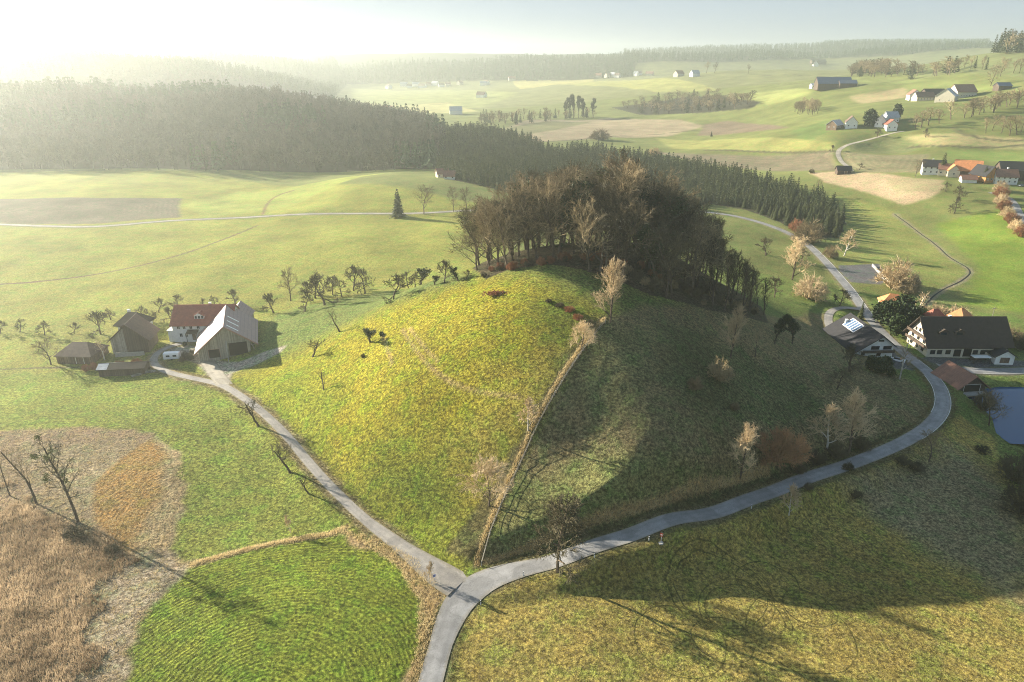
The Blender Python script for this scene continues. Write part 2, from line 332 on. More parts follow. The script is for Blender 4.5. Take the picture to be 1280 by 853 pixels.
DITCHES = [px_line(a, 2) for a in ([(-30,358),(80,350),(190,330),(260,308),(322,282)], [(329,268),(333,255),(345,245),(368,238)],
           [(0,462),(60,460),(125,459)], [(240,706),(330,680),(432,660)])]
for d, hw, c_ in zip(DITCHES, (.8,.8,.5,1.0), ((0.13,0.09,0.05),(0.16,0.09,0.05),(0.10,0.09,0.04),(0.38,0.29,0.13))): strip(d, hw, c_, .5, .8)
BANKTOP = px_line([(606,702),(700,667),(790,639),(880,610),(960,588)], 1)
strip(BANKTOP, .55, (0.38,0.26,0.11), .3, 1)
TRACKS = [px_line(a, 1) for a in ([(503,412),(520,440),(545,468),(575,484),(610,492),(650,497)], [(512,410),(530,436),(548,452)], [(478,420),(486,440),(490,455)])]
for t in TRACKS: strip(t, .4, (0.33,0.25,0.09), .4, .8)
BROOK = px_line([(1118,268),(1140,284),(1165,302),(1188,324),(1216,338),(1205,350),(1178,362),(1162,374),(1152,390)], 1.5)
strip(BROOK, 1.6, (0.22,0.20,0.12), .8, .8)

# forests (ground polygons in the photo, tested on projected ground points)
def px_ground(px, r0, r1, step, jit=.45, seed=1):
    """scatter ground points that project inside a photo polygon, between two distances"""
    g = np.random.default_rng(seed); us = [p[0] for p in px]
    xs = np.arange(-.8 * r1, .8 * r1, step); ys = np.arange(r0, r1, step)
    X, Y = np.meshgrid(xs, ys); X = X.ravel() + g.uniform(-jit, jit, X.size) * step; Y = Y.ravel() + g.uniform(-jit, jit, Y.size) * step
    k = (abs(X) < Y * .95); X = X[k]; Y = Y[k]; Z = hz(X, Y); U, V = project(X, Y, Z)
    k = in_poly(U, V, px); return np.stack([X[k], Y[k], Z[k]], 1)
_U, _V = project(MX, MY, GZ)
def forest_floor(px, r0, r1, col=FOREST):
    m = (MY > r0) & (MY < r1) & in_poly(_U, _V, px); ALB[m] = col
F_LEFT = [(-80,216),(250,216),(340,216),(430,216),(500,216),(545,220),(552,190),(560,172),(548,160),(500,150),(430,142),(330,126),(280,116),(260,60),(-80,40)]
F_PLANT = [(545,221),(580,228),(620,237),(640,243),(700,250),(860,262),(885,255),(930,262),(975,278),(1015,300),(1050,296),(1056,270),(1035,252),(990,238),(940,226),(870,214),(800,204),(720,192),(700,200),(640,176),(592,168),(556,172)]
F_RIDGE = [(436,106),(520,103),(600,101),(700,101),(790,97),(800,70),(430,70)]
F_FARLEFT = [(-80,105),(250,108),(410,128),(440,100),(400,60),(-80,50)]
F_SHAW = [(765,135),(830,126),(870,120),(910,122),(950,128),(940,136),(870,142),(800,144)]
F_TOPR = [(1216,64),(1250,66),(1340,66),(1340,20),(1210,20)]
F_FARR = [(780,92),(860,88),(900,78),(1240,66),(1230,40),(780,60)]
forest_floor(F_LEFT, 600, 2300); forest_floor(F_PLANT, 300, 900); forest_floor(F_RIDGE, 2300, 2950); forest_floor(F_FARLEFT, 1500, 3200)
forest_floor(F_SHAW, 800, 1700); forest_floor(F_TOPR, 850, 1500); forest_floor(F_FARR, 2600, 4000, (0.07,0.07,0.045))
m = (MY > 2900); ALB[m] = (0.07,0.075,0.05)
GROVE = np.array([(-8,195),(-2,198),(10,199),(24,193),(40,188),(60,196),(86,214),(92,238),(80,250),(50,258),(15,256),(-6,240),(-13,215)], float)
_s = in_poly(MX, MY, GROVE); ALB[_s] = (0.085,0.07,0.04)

# ------------------------------------------------------------------ materials
def mat(name):
    m = bpy.data.materials.new(name); m.use_nodes = True; nt = m.node_tree
    return m, nt, nt.nodes['Principled BSDF']
def node(nt, t, **kw):
    n = nt.nodes.new(t)
    for k, v in kw.items(): setattr(n, k, v)
    return n
def mix(nt, f, a, b, mode='MIX'):
    n = node(nt, 'ShaderNodeMix', data_type='RGBA', blend_type=mode)
    for i, s in ((0, f), (6, a), (7, b)):
        if isinstance(s, (int, float)): n.inputs[i].default_value = s
        elif isinstance(s, tuple): n.inputs[i].default_value = s + (1,) if len(s) == 3 else s
        else: nt.links.new(s, n.inputs[i])
    return n.outputs[2]
def mth(nt, op, a, b=None, c=None, clamp=False):
    n = node(nt, 'ShaderNodeMath', operation=op, use_clamp=clamp)
    for i, s in enumerate((a, b, c)):
        if s is None: continue
        if isinstance(s, (int, float)): n.inputs[i].default_value = s
        else: nt.links.new(s, n.inputs[i])
    return n.outputs[0]
def noise(nt, vec, scale, detail=4, rough=.55, dist=0):
    n = node(nt, 'ShaderNodeTexNoise'); n.inputs['Scale'].default_value = scale; n.inputs['Detail'].default_value = detail
    n.inputs['Roughness'].default_value = rough; n.inputs['Distortion'].default_value = dist
    if vec is not None: nt.links.new(vec, n.inputs['Vector'])
    return n.outputs[0]
def ramp(nt, f, *stops):
    n = node(nt, 'ShaderNodeValToRGB'); e = n.color_ramp.elements
    while len(e) < len(stops): e.new(.5)
    for q, (p, c) in zip(e, stops):
        q.position = p; q.color = (c, c, c, 1) if isinstance(c, (int, float)) else tuple(c) + (1,)
    nt.links.new(f, n.inputs[0]); return n.outputs[0]
def bump(nt, bs, h, strength, distance):
    b = node(nt, 'ShaderNodeBump'); b.inputs['Distance'].default_value = distance
    if isinstance(strength, (int, float)): b.inputs['Strength'].default_value = strength
    else: nt.links.new(strength, b.inputs['Strength'])
    nt.links.new(h, b.inputs['Height']); nt.links.new(b.outputs[0], bs.inputs['Normal'])

def ground_material():
    m, nt, bs = mat('meadow'); L = nt.links
    pos = node(nt, 'ShaderNodeNewGeometry').outputs['Position']
    alb = node(nt, 'ShaderNodeAttribute', attribute_name='albedo').outputs['Color']
    prm = node(nt, 'ShaderNodeAttribute', attribute_name='prm')
    sep = node(nt, 'ShaderNodeSeparateColor'); L.new(prm.outputs['Color'], sep.inputs[0])
    dry, samp, bmpw = sep.outputs[0], sep.outputs[1], sep.outputs[2]
    stc = node(nt, 'ShaderNodeAttribute', attribute_name='stripe').outputs['Fac']
    big = noise(nt, pos, .035, 5, .6); med = noise(nt, pos, .22, 5, .65); fine = noise(nt, pos, 1.7, 5, .75); tuft = noise(nt, pos, 4.6, 3, .7)
    c = mix(nt, 1.0, alb, ramp(nt, big, (.30, .74), (.70, 1.26)), 'MULTIPLY')
    # yellower and greener patches
    hue = ramp(nt, med, (.36, (.80, 1.02, .80)), (.5, (1, 1, 1)), (.66, (1.12, 1.02, 1.0)))
    c = mix(nt, 1.0, c, hue, 'MULTIPLY')
    fsum = mth(nt, 'ADD', mth(nt, 'MULTIPLY', fine, .65), mth(nt, 'MULTIPLY', tuft, .35))
    amp = mix(nt, bmpw, (1, 1, 1), ramp(nt, fsum, (.38, .34), (.50, .95), (.60, 1.65)))
    c = mix(nt, 1.0, c, amp, 'MULTIPLY')
    clump = ramp(nt, noise(nt, pos, 1.25, 4, .7, .4), (.40, .5), (.50, 1.0), (.60, 1.4))
    c = mix(nt, 1.0, c, mix(nt, bmpw, (1, 1, 1), clump), 'MULTIPLY')
    # straw specks on dry ground
    sp = ramp(nt, noise(nt, pos, 2.2, 5, .75, .6), (.50, 0), (.66, 1))
    c = mix(nt, mth(nt, 'MULTIPLY', mth(nt, 'MULTIPLY', sp, dry), .75), c, (0.46, 0.36, 0.21))
    dk = ramp(nt, noise(nt, pos, .9, 5, .75, .4), (.36, 1), (.48, 0))
    c = mix(nt, mth(nt, 'MULTIPLY', mth(nt, 'MULTIPLY', dk, dry), .6), c, (0.07, 0.05, 0.03))
    # mown rows
    wob = mth(nt, 'ADD', stc, mth(nt, 'MULTIPLY', noise(nt, pos, .22, 4), 1.6))
    row = mth(nt, 'SINE', mth(nt, 'MULTIPLY', wob, 6.2832))
    row = mth(nt, 'MULTIPLY', mth(nt, 'MULTIPLY', row, samp), ramp(nt, med, (.3, .4), (.6, 1)))
    c = mix(nt, mth(nt, 'MULTIPLY', mth(nt, 'ADD', mth(nt, 'MULTIPLY', row, .5), mth(nt, 'MULTIPLY', samp, .5)), .85), c, mix(nt, 1.0, c, (.38, .46, .38), 'MULTIPLY'))
    # circular tractor marks in the near right-hand meadow
    sxyz = node(nt, 'ShaderNodeSeparateXYZ'); L.new(pos, sxyz.inputs[0]); X, Y = sxyz.outputs[0], sxyz.outputs[1]
    rings = None
    wv = mth(nt, 'MULTIPLY', mth(nt, 'SUBTRACT', noise(nt, pos, .12, 2), .5), 2.4)
    for cx, cy, rr in RINGS:
        dx = mth(nt, 'SUBTRACT', X, cx); dy = mth(nt, 'SUBTRACT', Y, cy)
        d = mth(nt, 'SQRT', mth(nt, 'ADD', mth(nt, 'MULTIPLY', dx, dx), mth(nt, 'MULTIPLY', dy, dy)))
        a = mth(nt, 'ABSOLUTE', mth(nt, 'SUBTRACT', mth(nt, 'ADD', d, wv), rr))
        k = mth(nt, 'SUBTRACT', 1.0, mth(nt, 'DIVIDE', a, .22), clamp=True)
        rings = k if rings is None else mth(nt, 'MAXIMUM', rings, k)
    gaps = ramp(nt, noise(nt, pos, .09, 2), (.36, 0), (.46, 1))
    rings = mth(nt, 'MULTIPLY', rings, gaps)
    c = mix(nt, mth(nt, 'MULTIPLY', rings, .8), c, (0.06, 0.06, 0.02))
    L.new(c, bs.inputs['Base Color']); bs.inputs['Roughness'].default_value = .95
    bs.inputs['Specular IOR Level'].default_value = .1
    h = mth(nt, 'ADD', mth(nt, 'MULTIPLY', fine, 1.0), mth(nt, 'MULTIPLY', tuft, .45))
    h = mth(nt, 'ADD', h, mth(nt, 'MULTIPLY', row, -.16)); h = mth(nt, 'SUBTRACT', h, mth(nt, 'MULTIPLY', rings, .15))
    bump(nt, bs, h, mth(nt, 'MULTIPLY', bmpw, 1.0), .9)
    return m
RINGS = []
for (u, v, rr) in ((930,765,8.5),(930,765,7.2),(900,740,10.5),(900,740,9.0),(960,730,6.0),(1000,790,9.5),(850,800,8.0),(1010,760,5.0),(905,800,5.2)):
    p = at(u, v); RINGS.append((float(p[0]), float(p[1]), rr))
M = {'ground': ground_material()}

# ------------------------------------------------------------------ mesh helpers
def link(o, parent=None):
    C.collection.objects.link(o)
    if parent is not None: o.parent = parent
    return o
def mesh_from(name, V, F, mats, mi=None, smooth=False):
    V = np.asarray(V, np.float32); F = np.asarray(F, np.int32)
    me = bpy.data.meshes.new(name); k = F.shape[1]
    me.vertices.add(len(V)); me.vertices.foreach_set('co', V.ravel())
    me.loops.add(F.size); me.loops.foreach_set('vertex_index', F.ravel())
    me.polygons.add(len(F)); me.polygons.foreach_set('loop_start', np.arange(0, F.size, k, dtype=np.int32))
    if mi is not None: me.polygons.foreach_set('material_index', np.asarray(mi, np.int32))
    me.polygons.foreach_set('use_smooth', np.full(len(F), smooth))
    for m_ in (mats if isinstance(mats, (list, tuple)) else [mats]): me.materials.append(m_)
    me.update(calc_edges=True); return me
def obj(name, me, parent=None, **props):
    o = bpy.data.objects.new(name, me); link(o, parent)
    for k, v in props.items(): o[k] = v
    return o
def thing(name, label, cat, loc, rotz=0, group=None, scale=1):
    o = bpy.data.objects.new(name, None); link(o); o.location = loc; o.rotation_euler = (0, 0, rotz); o.scale = (scale,) * 3 if not isinstance(scale, tuple) else scale
    o.empty_display_size = .5
    o['label'] = label; o['category'] = cat
    if group: o['group'] = group
    return o

# terrain sheet
idx = np.arange(NX * NY).reshape(NY, NX)
Fq = np.stack([idx[:-1, :-1].ravel(), idx[:-1, 1:].ravel(), idx[1:, 1:].ravel(), idx[1:, :-1].ravel()], 1)
gm = mesh_from('ground', np.stack([MX.ravel(), MY.ravel(), GZ.ravel()], 1), Fq, M['ground'], smooth=True)
a = gm.attributes.new('albedo', 'FLOAT_COLOR', 'POINT'); a.data.foreach_set('color', np.concatenate([ALB.reshape(-1, 3), np.ones((NX*NY, 1))], 1).astype(np.float32).ravel())
a = gm.attributes.new('prm', 'FLOAT_COLOR', 'POINT'); a.data.foreach_set('color', np.stack([DRY.ravel(), SAMP.ravel(), BMP.ravel(), np.ones(NX*NY)], 1).astype(np.float32).ravel())
a = gm.attributes.new('stripe', 'FLOAT', 'POINT'); a.data.foreach_set('value', STR.astype(np.float32).ravel())
obj('ground', gm, kind='structure')

# ------------------------------------------------------------------ roads
def road_mat(name, c1, c2, worn=.5):
    m, nt, bs = mat(name); pos = node(nt, 'ShaderNodeNewGeometry').outputs['Position']
    n = noise(nt, pos, .5, 5, .6); f = noise(nt, pos, 5, 4, .6)
    c = mix(nt, ramp(nt, n, (.35, 0), (.65, 1)), c1, c2)
    wc = node(nt, 'ShaderNodeAttribute', attribute_name='across').outputs['Fac']     # wheel paths and crumbling edges
    edge = ramp(nt, mth(nt, 'ADD', wc, mth(nt, 'MULTIPLY', mth(nt, 'SUBTRACT', noise(nt, pos, 1.2, 4), .5), .5)), (.70, 0), (.98, 1))
    c = mix(nt, mth(nt, 'MULTIPLY', edge, worn), c, (0.20, 0.17, 0.11))
    patch = ramp(nt, noise(nt, pos, .13, 2, .4), (.50, 1.0), (.53, .80)); c = mix(nt, 1.0, c, patch, 'MULTIPLY')
    crk = ramp(nt, mth(nt, 'ABSOLUTE', mth(nt, 'SUBTRACT', noise(nt, pos, .5, 6, .6, .5), .5)), (.0, .62), (.012, 1.0)); c = mix(nt, 1.0, c, crk, 'MULTIPLY')
    mid = ramp(nt, mth(nt, 'ABSOLUTE', mth(nt, 'SUBTRACT', wc, .45)), (.0, .92), (.3, 1.06))
    c = mix(nt, 1.0, c, mid, 'MULTIPLY')
    c = mix(nt, 1.0, c, ramp(nt, f, (.3, .85), (.7, 1.12)), 'MULTIPLY')
    nt.links.new(c, bs.inputs['Base Color']); bs.inputs['Roughness'].default_value = .7
    bump(nt, bs, f, .3, .03); return m
M['asphalt'] = road_mat('asphalt', (0.21, 0.205, 0.20), (0.27, 0.265, 0.26))
M['asphalt_old'] = road_mat('asphalt_old', (0.24, 0.22, 0.20), (0.32, 0.29, 0.25), .8)
M['gravel'] = road_mat('gravel', (0.34, 0.30, 0.24), (0.42, 0.37, 0.29), .6)
def flat_mat(name, col, rough=.7, var=.2, scale=2.0, spec=.3):
    m, nt, bs = mat(name); tc = node(nt, 'ShaderNodeTexCoord').outputs['Object']
    n = noise(nt, tc, scale, 5, .65)
    c = mix(nt, 1.0, tuple(col), ramp(nt, n, (.3, 1 - var), (.7, 1 + var)), 'MULTIPLY')
    nt.links.new(c, bs.inputs['Base Color']); bs.inputs['Roughness'].default_value = rough; bs.inputs['Specular IOR Level'].default_value = spec
    bump(nt, bs, n, .25, .04); return m
M['paint'] = flat_mat('road_paint', (0.62, 0.62, 0.58), .6, .3, 3)
def ribbon(name, line, z, w, mt, lift=.0, kind='structure', s0=None, s1=None, off=0.0, n=5):
    t = np.gradient(line, axis=0); t /= np.linalg.norm(t, axis=1)[:, None] + 1e-9; nr = np.stack([-t[:, 1], t[:, 0]], 1)
    a_ = np.linspace(-.5, .5, n); V = []; ac = []; w = w if np.ndim(w) == 0 else np.asarray(w)[:, None]; off = off if np.ndim(off) == 0 else np.asarray(off)[:, None]
    for k in a_:
        p = line + nr * (off + k * w); V.append(np.stack([p[:, 0], p[:, 1], z + lift - .05 * (abs(2*k) ** 2)], 1)); ac.append(np.full(len(line), abs(2 * k)))
    V = np.stack(V, 1); ac = np.stack(ac, 1); m_, k_ = V.shape[:2]; ii = np.arange(m_ * k_).reshape(m_, k_)
    F = np.stack([ii[:-1, :-1].ravel(), ii[:-1, 1:].ravel(), ii[1:, 1:].ravel(), ii[1:, :-1].ravel()], 1)[:, ::-1]
    me = mesh_from(name, V.reshape(-1, 3), F, mt, smooth=True)
    at_ = me.attributes.new('across', 'FLOAT', 'POINT'); at_.data.foreach_set('value', ac.astype(np.float32).ravel())
    return obj(name, me, kind=kind) if kind else me
jx = at(585, 735)
for i, (k, mt, nm) in enumerate((('yard', 'gravel', 'farm_yard_drive'), ('drive', 'asphalt_old', 'house_drive'), ('village', 'asphalt', 'village_road'), ('farm', 'asphalt_old', 'farm_track'),
                  ('main', 'asphalt', 'road'), ('far', 'asphalt_old', 'valley_road'), ('hamlet', 'gravel', 'hamlet_path'), ('corner', 'asphalt', 'corner_road'))):
    ln, w = road_lines[k]; sl_ = np.r_[0, np.cumsum(np.linalg.norm(np.diff(ln, axis=0), axis=1))]
    if k == 'farm': w = np.interp(sl_, [0, 5, 16, 30], [7, 6.6, 3.8, 2.6])
    if k == 'village': w = np.interp(sl_, [0, 6, 14], [9, 8, 5.2])
    if k == 'main':
        jd = np.hypot(ln[:, 0] - jx[0], ln[:, 1] - jx[1]); w = np.interp(jd, [0, 4, 14], [6.6, 6.0, 4.1])
    ribbon(nm, ln, road_z[k][0], w, M[mt], .03 + .006 * i)

# ------------------------------------------------------------------ air
def box_vf(x0, x1, y0, y1, z0, z1):
    V = [(x0,y0,z0),(x1,y0,z0),(x1,y1,z0),(x0,y1,z0),(x0,y0,z1),(x1,y0,z1),(x1,y1,z1),(x0,y1,z1)]
    return V, [(0,3,2,1),(4,5,6,7),(0,1,5,4),(1,2,6,5),(2,3,7,6),(3,0,4,7)]
hm = bpy.data.materials.new('haze'); hm.use_nodes = True; hn = hm.node_tree; hn.nodes.remove(hn.nodes['Principled BSDF'])
vol = hn.nodes.new('ShaderNodeVolumePrincipled'); vol.inputs['Color'].default_value = (0.93, 0.98, 0.92, 1)
vol.inputs['Density'].default_value = HAZE = 0.00022; vol.inputs['Anisotropy'].default_value = 0.62
hn.links.new(vol.outputs[0], hn.nodes['Material Output'].inputs['Volume'])
GTOP = float(GZ.max()) + 11
hV, hF = box_vf(-4500, 4500, -120, 4800, float(GZ.min()) - 1, GTOP)
ho = obj('haze', mesh_from('haze', hV, hF, hm), kind='stuff')

# ------------------------------------------------------------------ vegetation materials
def veg_mat(name, c1, c2, rough=.8, scale=.35, trans=0, ov=.5):
    m, nt, bs = mat(name)
    oi = node(nt, 'ShaderNodeObjectInfo').outputs['Random']; pos = node(nt, 'ShaderNodeNewGeometry').outputs['Position']
    f = ramp(nt, noise(nt, pos, scale, 4, .7), (.36, 0), (.64, 1))
    c = mix(nt, f, c1, c2)
    v = mth(nt, 'ADD', mth(nt, 'MULTIPLY', oi, ov), 1 - ov / 2)
    cm = node(nt, 'ShaderNodeCombineColor'); [nt.links.new(v, cm.inputs[i]) for i in range(3)]
    c = mix(nt, 1.0, c, cm.outputs[0], 'MULTIPLY')
    nt.links.new(c, bs.inputs['Base Color']); bs.inputs['Roughness'].default_value = rough; bs.inputs['Specular IOR Level'].default_value = .15
    if trans:
        t_ = node(nt, 'ShaderNodeBsdfTranslucent'); nt.links.new(c, t_.inputs[0]); ms = node(nt, 'ShaderNodeMixShader'); ms.inputs[0].default_value = trans
        nt.links.new(bs.outputs[0], ms.inputs[1]); nt.links.new(t_.outputs[0], ms.inputs[2]); nt.links.new(ms.outputs[0], nt.nodes['Material Output'].inputs[0])
    return m
M['bark'] = veg_mat('bark', (0.075,0.055,0.04), (0.14,0.11,0.08), .9, 1.5)
M['bark_pale'] = veg_mat('bark_pale', (0.40,0.36,0.30), (0.58,0.54,0.47), .9, 1.5)
M['twig'] = veg_mat('twig', (0.18,0.138,0.075), (0.33,0.255,0.145), ov=.9)
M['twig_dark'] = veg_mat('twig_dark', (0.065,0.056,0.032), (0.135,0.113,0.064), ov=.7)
M['twig_straw'] = veg_mat('twig_straw', (0.46,0.34,0.20), (0.62,0.48,0.29))
M['twig_orange'] = veg_mat('twig_orange', (0.34,0.18,0.09), (0.48,0.28,0.14))
M['twig_red'] = veg_mat('twig_red', (0.23,0.10,0.05), (0.34,0.16,0.08))
M['needles'] = veg_mat('needles', (0.030,0.044,0.018), (0.085,0.095,0.035), .7, .12, .2)
M['needles_far'] = veg_mat('needles_far', (0.030,0.055,0.026), (0.085,0.115,0.050), .8, .05)
M['wood_far'] = veg_mat('wood_far', (0.070,0.075,0.045), (0.15,0.135,0.085), .8, .05)
M['ivy'] = veg_mat('ivy', (0.022,0.038,0.014), (0.05,0.075,0.022), .5, .8)
M['moss'] = veg_mat('mistletoe_leaf', (0.10,0.11,0.03), (0.17,0.17,0.05), .7, .8)

# ------------------------------------------------------------------ tree generators
def nrm(v): return v / (np.linalg.norm(v) + 1e-9)
def tubes(segs, k=5):
    """tapered open tubes for a list of (p0, p1, r0, r1)"""
    S = len(segs)
    if S == 0: return np.zeros((0, 3)), np.zeros((0, 3), int)
    P0 = np.array([s[0] for s in segs]); P1 = np.array([s[1] for s in segs]); r0 = np.array([s[2] for s in segs]); r1 = np.array([s[3] for s in segs])
    d = P1 - P0; d /= np.linalg.norm(d, axis=1)[:, None] + 1e-9
    up = np.where(abs(d[:, 2:3]) > .9, [[1., 0, 0]], [[0, 0, 1.]]); a = np.cross(d, up); a /= np.linalg.norm(a, axis=1)[:, None] + 1e-9; b = np.cross(d, a)
    th = np.arange(k) * 2 * np.pi / k; ring = np.cos(th)[None, :, None] * a[:, None] + np.sin(th)[None, :, None] * b[:, None]
    V = np.concatenate([P0[:, None] + ring * r0[:, None, None], P1[:, None] + ring * r1[:, None, None]], 1)
    base = (np.arange(S) * 2 * k)[:, None]; i = np.arange(k); j = (i + 1) % k
    F = np.stack([np.stack([i, j, j + k], 1), np.stack([i, j + k, i + k], 1)], 1).reshape(-1, 3)
    return V.reshape(-1, 3), (base[:, :, None] + F[None]).reshape(-1, 3)
def spikes(tw):
    """pointed three-sided twigs"""
    S = len(tw); P0 = np.array([s[0] for s in tw]); P1 = np.array([s[1] for s in tw]); r = np.array([s[2] for s in tw])
    d = P1 - P0; d /= np.linalg.norm(d, axis=1)[:, None] + 1e-9
    up = np.where(abs(d[:, 2:3]) > .9, [[1., 0, 0]], [[0, 0, 1.]]); a = np.cross(d, up); a /= np.linalg.norm(a, axis=1)[:, None] + 1e-9; b = np.cross(d, a)
    th = np.arange(3) * 2 * np.pi / 3; ring = np.cos(th)[None, :, None] * a[:, None] + np.sin(th)[None, :, None] * b[:, None]
    V = np.concatenate([P0[:, None] + ring * r[:, None, None], P1[:, None]], 1).reshape(-1, 3)
    F = np.array([(0, 1, 3), (1, 2, 3), (2, 0, 3)]); return V, ((np.arange(S) * 4)[:, None, None] + F[None]).reshape(-1, 3)
def join(parts):
    Vs, Fs, o = [], [], 0
    for V, F in parts: Vs.append(V); Fs.append(np.asarray(F) + o); o += len(V)
    return np.concatenate(Vs), np.concatenate(Fs)
def grow(seed, H, trunk=.25, r=.02, limbs=9, sub=6, tw=6, fine=3, spread=1.0, ang=(35, 70), trop=.10, wig=.22, twr=.03, lean=(0, 0), llen=.5, top=True, leafy=0, twg=None):
    """bare broad-leaved tree: returns thick segments, fine twigs and leaf anchor points"""
    g = np.random.default_rng(seed); thick, thin, anch = [], [], []
    def go(p, d, L, rad, lvl, nseg):
        pts = [p]; ds = [d]; rr = [rad]
        for i in range(nseg):
            d = nrm(d + g.normal(0, (wig * .5 if twg is None else twg) if lvl == 0 else wig, 3) + np.array([0, 0, trop if lvl else .05]))
            q = p + d * L / nseg; r2 = rad * (1 - .75 * (i + 1) / nseg) if lvl else rad * (1 - .6 * (i + 1) / nseg)
            thick.append((p, q, rr[-1], r2)); p = q; pts.append(p); ds.append(d); rr.append(r2)
        return pts, ds, rr
    def child_dir(d, a):
        ax = nrm(np.cross(d, g.normal(size=3))); return nrm(d * math.cos(a) + ax * math.sin(a))
    d0 = nrm(np.array([lean[0], lean[1], 1.0])); pts, ds, rr = go(np.zeros(3), d0, H * (.8 if top else trunk * 1.5), H * r, 0, 7)
    th = g.uniform(0, 6.28)
    for k in range(limbs):
        f = (trunk + (1 - trunk) * (k / limbs) ** .8) if top else .62 + .38 * k / limbs
        x = f * 7; i = min(int(x), 6); p = pts[i] + (pts[i+1] - pts[i]) * (x - i)
        th += 2.4 + g.uniform(-.4, .4); a = R(g.uniform(*ang)) * (1.15 - .5 * k / limbs)
        d = nrm(np.array([math.cos(th) * math.sin(a) * spread, math.sin(th) * math.sin(a) * spread, math.cos(a)]) + d0 * .2)
        L = H * llen * (1.05 - .55 * k / limbs) * g.uniform(.8, 1.15) if top else H * llen * g.uniform(.75, 1.2)
        bp, bd, br = go(p, d, L, max(rr[i] * .55, twr), 1, 5)
        for j in range(sub):
            x2 = (.25 + .75 * (j + .5) / sub) * 5; i2 = min(int(x2), 4); q = bp[i2] + (bp[i2+1] - bp[i2]) * (x2 - i2)
            L2 = L * (.55 - .3 * j / sub) * g.uniform(.7, 1.2)
            cp, cd, cr = go(q, child_dir(bd[i2], R(g.uniform(28, 60))), L2, max(br[i2] * .5, twr), 2, 3)
            for t in range(tw):
                x3 = (.15 + .85 * (t + .5) / tw) * 3; i3 = min(int(x3), 2); s = cp[i3] + (cp[i3+1] - cp[i3]) * (x3 - i3)
                dd = nrm(child_dir(cd[i3], R(g.uniform(20, 55))) + np.array([0, 0, trop])); L3 = L2 * g.uniform(.35, .7)
                e = s + dd * L3; thin.append((s, e, twr)); anch.append(e)
                for y in range(fine):
                    s2 = s + dd * L3 * g.uniform(.2, .95); thin.append((s2, s2 + child_dir(dd, R(g.uniform(20, 50))) * L3 * g.uniform(.4, .8), twr * .75))
    return thick, thin, np.array(anch)
def bush(seed, H, W, stems=40, tw=8, twr=.03, flat=1.0):
    g = np.random.default_rng(seed); thick, thin = [], []
    for _ in range(stems):
        th = g.uniform(0, 6.28); el = g.uniform(.15, 1.0); rad = math.sqrt(max(0, 1 - (el * .95) ** 2)) * g.uniform(.75, 1.05)
        e = np.array([math.cos(th) * W / 2 * rad, math.sin(th) * W / 2 * rad, H * el * g.uniform(.85, 1.05)]); b = np.array([math.cos(th), math.sin(th), 0]) * W * .12 * g.uniform(0, 1.2)
        md = b * .5 + e * .5 + np.array([0, 0, H * .12]) + g.normal(0, .05, 3) * H
        thick += [(b, md, twr * 2.2, twr * 1.5), (md, e, twr * 1.5, twr * .7)]
        for t in range(tw):
            f = g.uniform(.1, 1); s = md + (e - md) * f; d = nrm(nrm(e - b) * .8 + g.normal(0, .55, 3) + np.array([0, 0, .25])); L = H * g.uniform(.14, .32)
            thin.append((s, s + d * L, twr * .8)); s2 = s + d * L * .4; thin.append((s2, s2 + nrm(d + g.normal(0, .6, 3)) * L * .6, twr * .6)); thin.append((s2, s2 + nrm(d + g.normal(0, .6, 3)) * L * .6, twr * .6))
    return thick, thin
def leaf_cloud(pts, g, n, size, jit):
    c = pts[g.integers(0, len(pts), n)] + g.normal(0, jit, (n, 3)); a = g.normal(size=(n, 3)); a /= np.linalg.norm(a, axis=1)[:, None]
    b = np.cross(a, g.normal(size=(n, 3))); b /= np.linalg.norm(b, axis=1)[:, None]; s = size * g.uniform(.6, 1.3, (n, 1))
    V = np.stack([c - a * s, c + b * s * .7, c + a * s, c - b * s * .7], 1).reshape(-1, 3)
    i = (np.arange(n) * 4)[:, None]; return V, np.concatenate([i + [0, 1, 2], i + [0, 2, 3]])
def spruce(seed, H, W, layers=16, per=7, hang=3, gap=.08):
    g = np.random.default_rng(seed); V = []; F = []
    def tri(a, b, c):
        k = len(V); V.extend([a, b, c]); F.append((k, k + 1, k + 2))
    for l in range(layers):
        f = l / layers; z = H * (gap + (1 - gap) * f); rad = W / 2 * (1 - f) ** .85 * g.uniform(.85, 1.1) + .15; th0 = g.uniform(0, 6.28)
        n = max(4, int(per * (1 - .45 * f)))
        for k in range(n):
            th = th0 + 6.28 * k / n + g.uniform(-.2, .2); r2 = rad * g.uniform(.75, 1.15); dr = np.array([math.cos(th), math.sin(th), 0]); sd = np.array([-dr[1], dr[0], 0])
            z0 = z + H / layers * .9; tip = dr * r2 + np.array([0, 0, z - r2 * .25]); root = np.array([0, 0, z0]); w = r2 * .38
            mid = dr * r2 * .55 + np.array([0, 0, z0 - r2 * .30])
            tri(root, mid + sd * w, tip); tri(root, tip, mid - sd * w)
            for h in range(hang):
                q = dr * r2 * g.uniform(.35, 1) + sd * w * g.uniform(-.8, .8) + np.array([0, 0, z0 - r2 * g.uniform(.3, .5)])
                tri(q + sd * w * .35, q - sd * w * .35, q + dr * w * .25 - np.array([0, 0, w * g.uniform(.5, .95)]))
    tri(np.array([.12, 0, H * .93]), np.array([-.08, .1, H * .93]), np.array([0, 0, H * 1.03])); tri(np.array([0, -.12, H * .93]), np.array([0, .12, H * .93]), np.array([0, 0, H * 1.03]))
    return np.array(V), np.array(F)
TREES = {}
def reg(name, parts): TREES[name] = [(n, mesh_from(n, V, F, M[m_]), (V, F)) for n, V, F, m_ in parts]
